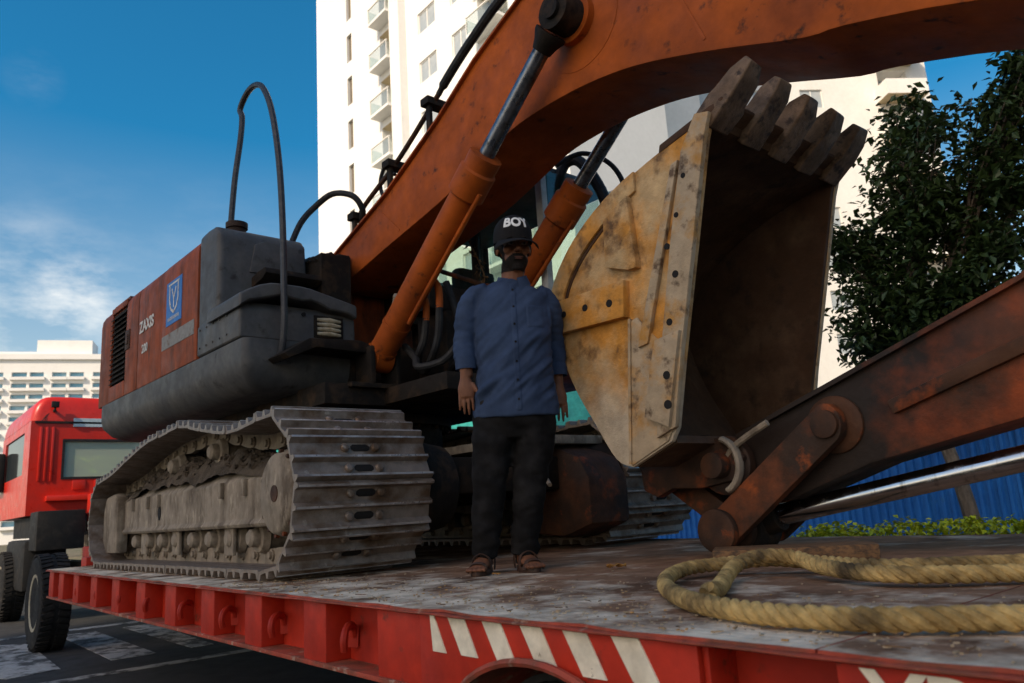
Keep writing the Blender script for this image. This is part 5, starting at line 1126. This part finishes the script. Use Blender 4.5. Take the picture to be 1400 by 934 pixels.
# trousers
m_ = MB()
limb(m_, [(.10, BY, .86), (.10, BY, .78), (.098, BY, .70), (.094, BY, .62)], [.19, .197, .19, .12], 26, [.135, .138, .13, .09], side=(1, 0, 0))
limb(m_, [(.0, BY, .76), (-.015, BY-.003, .60), (-.042, BY-.008, .42), (-.066, BY+.005, .22), (-.085, BY+.02, .075)], [.108, .100, .084, .070, .064], 20)
limb(m_, [(.20, BY, .76), (.185, BY, .60), (.152, BY-.005, .42), (.125, BY+.015, .22), (.106, BY+.03, .075)], [.108, .100, .084, .070, .066], 20)
tme_ = remesh(m_, .008, 4)
wrinkle(tme_, lambda c: .010*noise.noise(V((c.x+c.z*.6)*13, c.y*8, c.z*14))+.004*noise.noise(V(c.x*22, c.y*20, c.z*34))*(1.6 if c.z < .3 else 1))
tme_.materials.append(TROUS); link('trousers', tme_, PR)
# sandals
for x, y, an in ((-.088, BY+.02, -.18), (.105, BY+.03, .28)):
    rt = Matrix.Rotation(an, 3, 'Z'); q = MB()
    ol = [(math.sin(t)*(.047 if math.cos(t) < 0 else .040)*1.0, -.045-math.cos(t)*-.135) for t in [2*math.pi*i/28 for i in range(28)]]
    q.prism([((rt @ V(a, b, 0)).x+x, (rt @ V(a, b, 0)).y+y) for a, b in ol], .0, .024, 'xy'); sn = q.build('sandal', SANDAL, PR, bevel=.006)
    def strap(pts, hw):
        s_ = MB(); c_ = cm([V(x, y, 0)+rt @ V(*p) for p in pts], 6); s_.tube(c_, [hw]*len(c_), 10, b=.004, side=rt @ V(0, 1, .3)); s_.build('strap', SANDAL, sn)
    strap([(-.047, -.13, .016), (-.030, -.13, .050), (0, -.13, .058), (.030, -.13, .050), (.047, -.13, .016)], .019)
    strap([(-.044, -.055, .016), (-.038, -.055, .070), (0, -.05, .092), (.038, -.055, .070), (.044, -.055, .016)], .017)
    strap([(-.042, .03, .016), (-.044, .02, .075), (0, .0, .108), (.044, .02, .075), (.042, .03, .016)], .012)
    strap([(-.040, .03, .07), (-.03, .075, .075), (0, .092, .075), (.03, .075, .075), (.040, .03, .07)], .014)

# ------------------------------------------------------------------ rope, timber, litter on the deck
rp_ = [(1.6, 2.55, .029), (.4, 2.12, .029), (-.2, 1.92, .029), (-.6, 1.73, .029), (-.76, 1.635, .029), (-.88, 1.59, .029), (-1.05, 1.58, .029), (-1.26, 1.64, .029), (-1.46, 1.77, .029), (-1.67, 1.97, .029), (-1.84, 2.20, .029), (-1.91, 2.40, .036),
       (-1.85, 2.54, .04), (-1.70, 2.61, .05), (-1.55, 2.64, .04), (-1.28, 2.57, .036), (-1.09, 2.66, .036), (-.93, 2.86, .029), (-.5, 3.2, .029), (.5, 3.6, .029), (1.6, 3.7, .034)]
rp2 = [(1.6, 3.2, .029), (.5, 3.12, .029), (-.3, 2.9, .029), (-.80, 2.56, .029), (-1.03, 2.37, .036), (-1.2, 2.34, .04), (-1.4, 2.44, .045), (-1.55, 2.53, .065), (-1.67, 2.50, .072), (-1.69, 2.38, .05), (-1.62, 2.22, .03), (-1.52, 2.06, .03), (-1.44, 1.92, .029), (-1.40, 1.83, .036)]
def rope(paths, label):
    o = None; m_ = MB()
    for pth in paths:
        c = cm(pth, 24); d = [0]
        for a, b in zip(c, c[1:]): d.append(d[-1]+(b-a).length)
        n = int(d[-1]/.012); pts = []; j = 0
        for i in range(n+1):
            s = d[-1]*i/n
            while j < len(d)-2 and d[j+1] < s: j += 1
            pts.append(c[j].lerp(c[j+1], (s-d[j])/max(1e-9, d[j+1]-d[j])))
        for k in range(3):
            st = []; nx = V(0, 0, 1)
            for i, p in enumerate(pts):
                t = (pts[min(i+1, n)]-pts[max(i-1, 0)]).normalized(); nx = (nx-t*nx.dot(t)).normalized(); ny = t.cross(nx)
                a = 2*math.pi*(k/3+i*.012/.105); st.append(p+(nx*math.cos(a)+ny*math.sin(a))*.0128)
            m_.tube(st, [.0142*(1+.06*noise.noise(V(i*.2, k, 0))) for i in range(len(st))], 9)
        rr = random.Random(3)
        for i in range(0, n, 1):                              # frayed fibres
            for _ in range(3):
                p = pts[i]; v_ = V(rr.gauss(0, 1), rr.gauss(0, 1), abs(rr.gauss(0, .7))).normalized(); t = (pts[min(i+1, n)]-pts[max(i-1, 0)]).normalized()
                a_ = p+v_*.025; b_ = a_+(v_*.4+t*rr.choice((-1, 1))).normalized()*rr.uniform(.006, .016); sdv = v_.cross(t).normalized()*.0006
                m_.add([a_-sdv, a_+sdv, b_], [(0, 1, 2)])
    o = m_.build('rope', ROPE); return tag(o, label, 'rope', 'ropes on the deck')
rope([rp_], 'thick straw-coloured twisted rope looped along the deck edge')
rope([rp2], 'straw-coloured rope end lying inside the rope loop by the timber')
m_ = MB(); m_.box((-1.92, 3.12, .032), (.66, .26, .06), Matrix.Rotation(math.radians(34), 3, 'Z')); o = m_.build('timber_block', WOOD, bevel=.006); tag(o, 'flat weathered timber plank under the bucket linkage', 'plank')
def crumpled(name, label, c, s, m, cat, an):
    q = MB(); q.grid(lambda a, b: V(c[0], c[1], .006)+Matrix.Rotation(an, 3, 'Z') @ V((a-.5)*s*1.6, (b-.5)*s*(1-abs(a-.5)*1.6), s*.22*abs(math.sin(a*7+b*4))+s*.25*abs(b-.5)), 12, 8)
    o = q.build(name, m, smooth=60); md_ = o.modifiers.new('thick', 'SOLIDIFY'); md_.thickness = .0015; return tag(o, label, cat, 'dry leaves on the deck')
crumpled('dry_leaf', 'crumpled orange-brown dry leaf on the deck between the sandals and the rope', (-2.49, 2.62), .055, LEAFDRY, 'leaf', .7)
crumpled('dry_leaf', 'yellow-brown dry leaf beside the sandal toe', (-2.85, 2.22), .03, LEAFDRY, 'leaf', .2)
m_ = MB(); rr = random.Random(21)
for k in range(1500):
    x = rr.uniform(-4.2, .6); y = Y0+.02+abs(rr.gauss(0, .35)); s = rr.uniform(.0015, .006)
    if y > 3.5: continue
    m_.box((x, y, s*.3+.002), (s*rr.uniform(1, 2.6), s, s*.6), Matrix.Rotation(rr.uniform(0, 3.1), 3, 'Z'))
o = m_.build('grit', BAREST, flat=True); tag(o, 'pale grit and crumbs scattered over the deck edge', 'grit', kind='stuff')
m_ = MB()
for k in range(60):
    x = rr.uniform(-4.2, .4); y = Y0+.03+abs(rr.gauss(0, .3)); a = rr.uniform(0, 3.1); l_ = rr.uniform(.015, .06)
    m_.tube([(x, y, .007), (x+math.cos(a)*l_*.5, y+math.sin(a)*l_*.5, .006), (x+math.cos(a+.1)*l_, y+math.sin(a+.1)*l_, .005)], .0016, 5)
o = m_.build('twigs', WOOD, flat=True); tag(o, 'thin dark twigs and splinters scattered along the deck edge', 'twigs', kind='stuff')
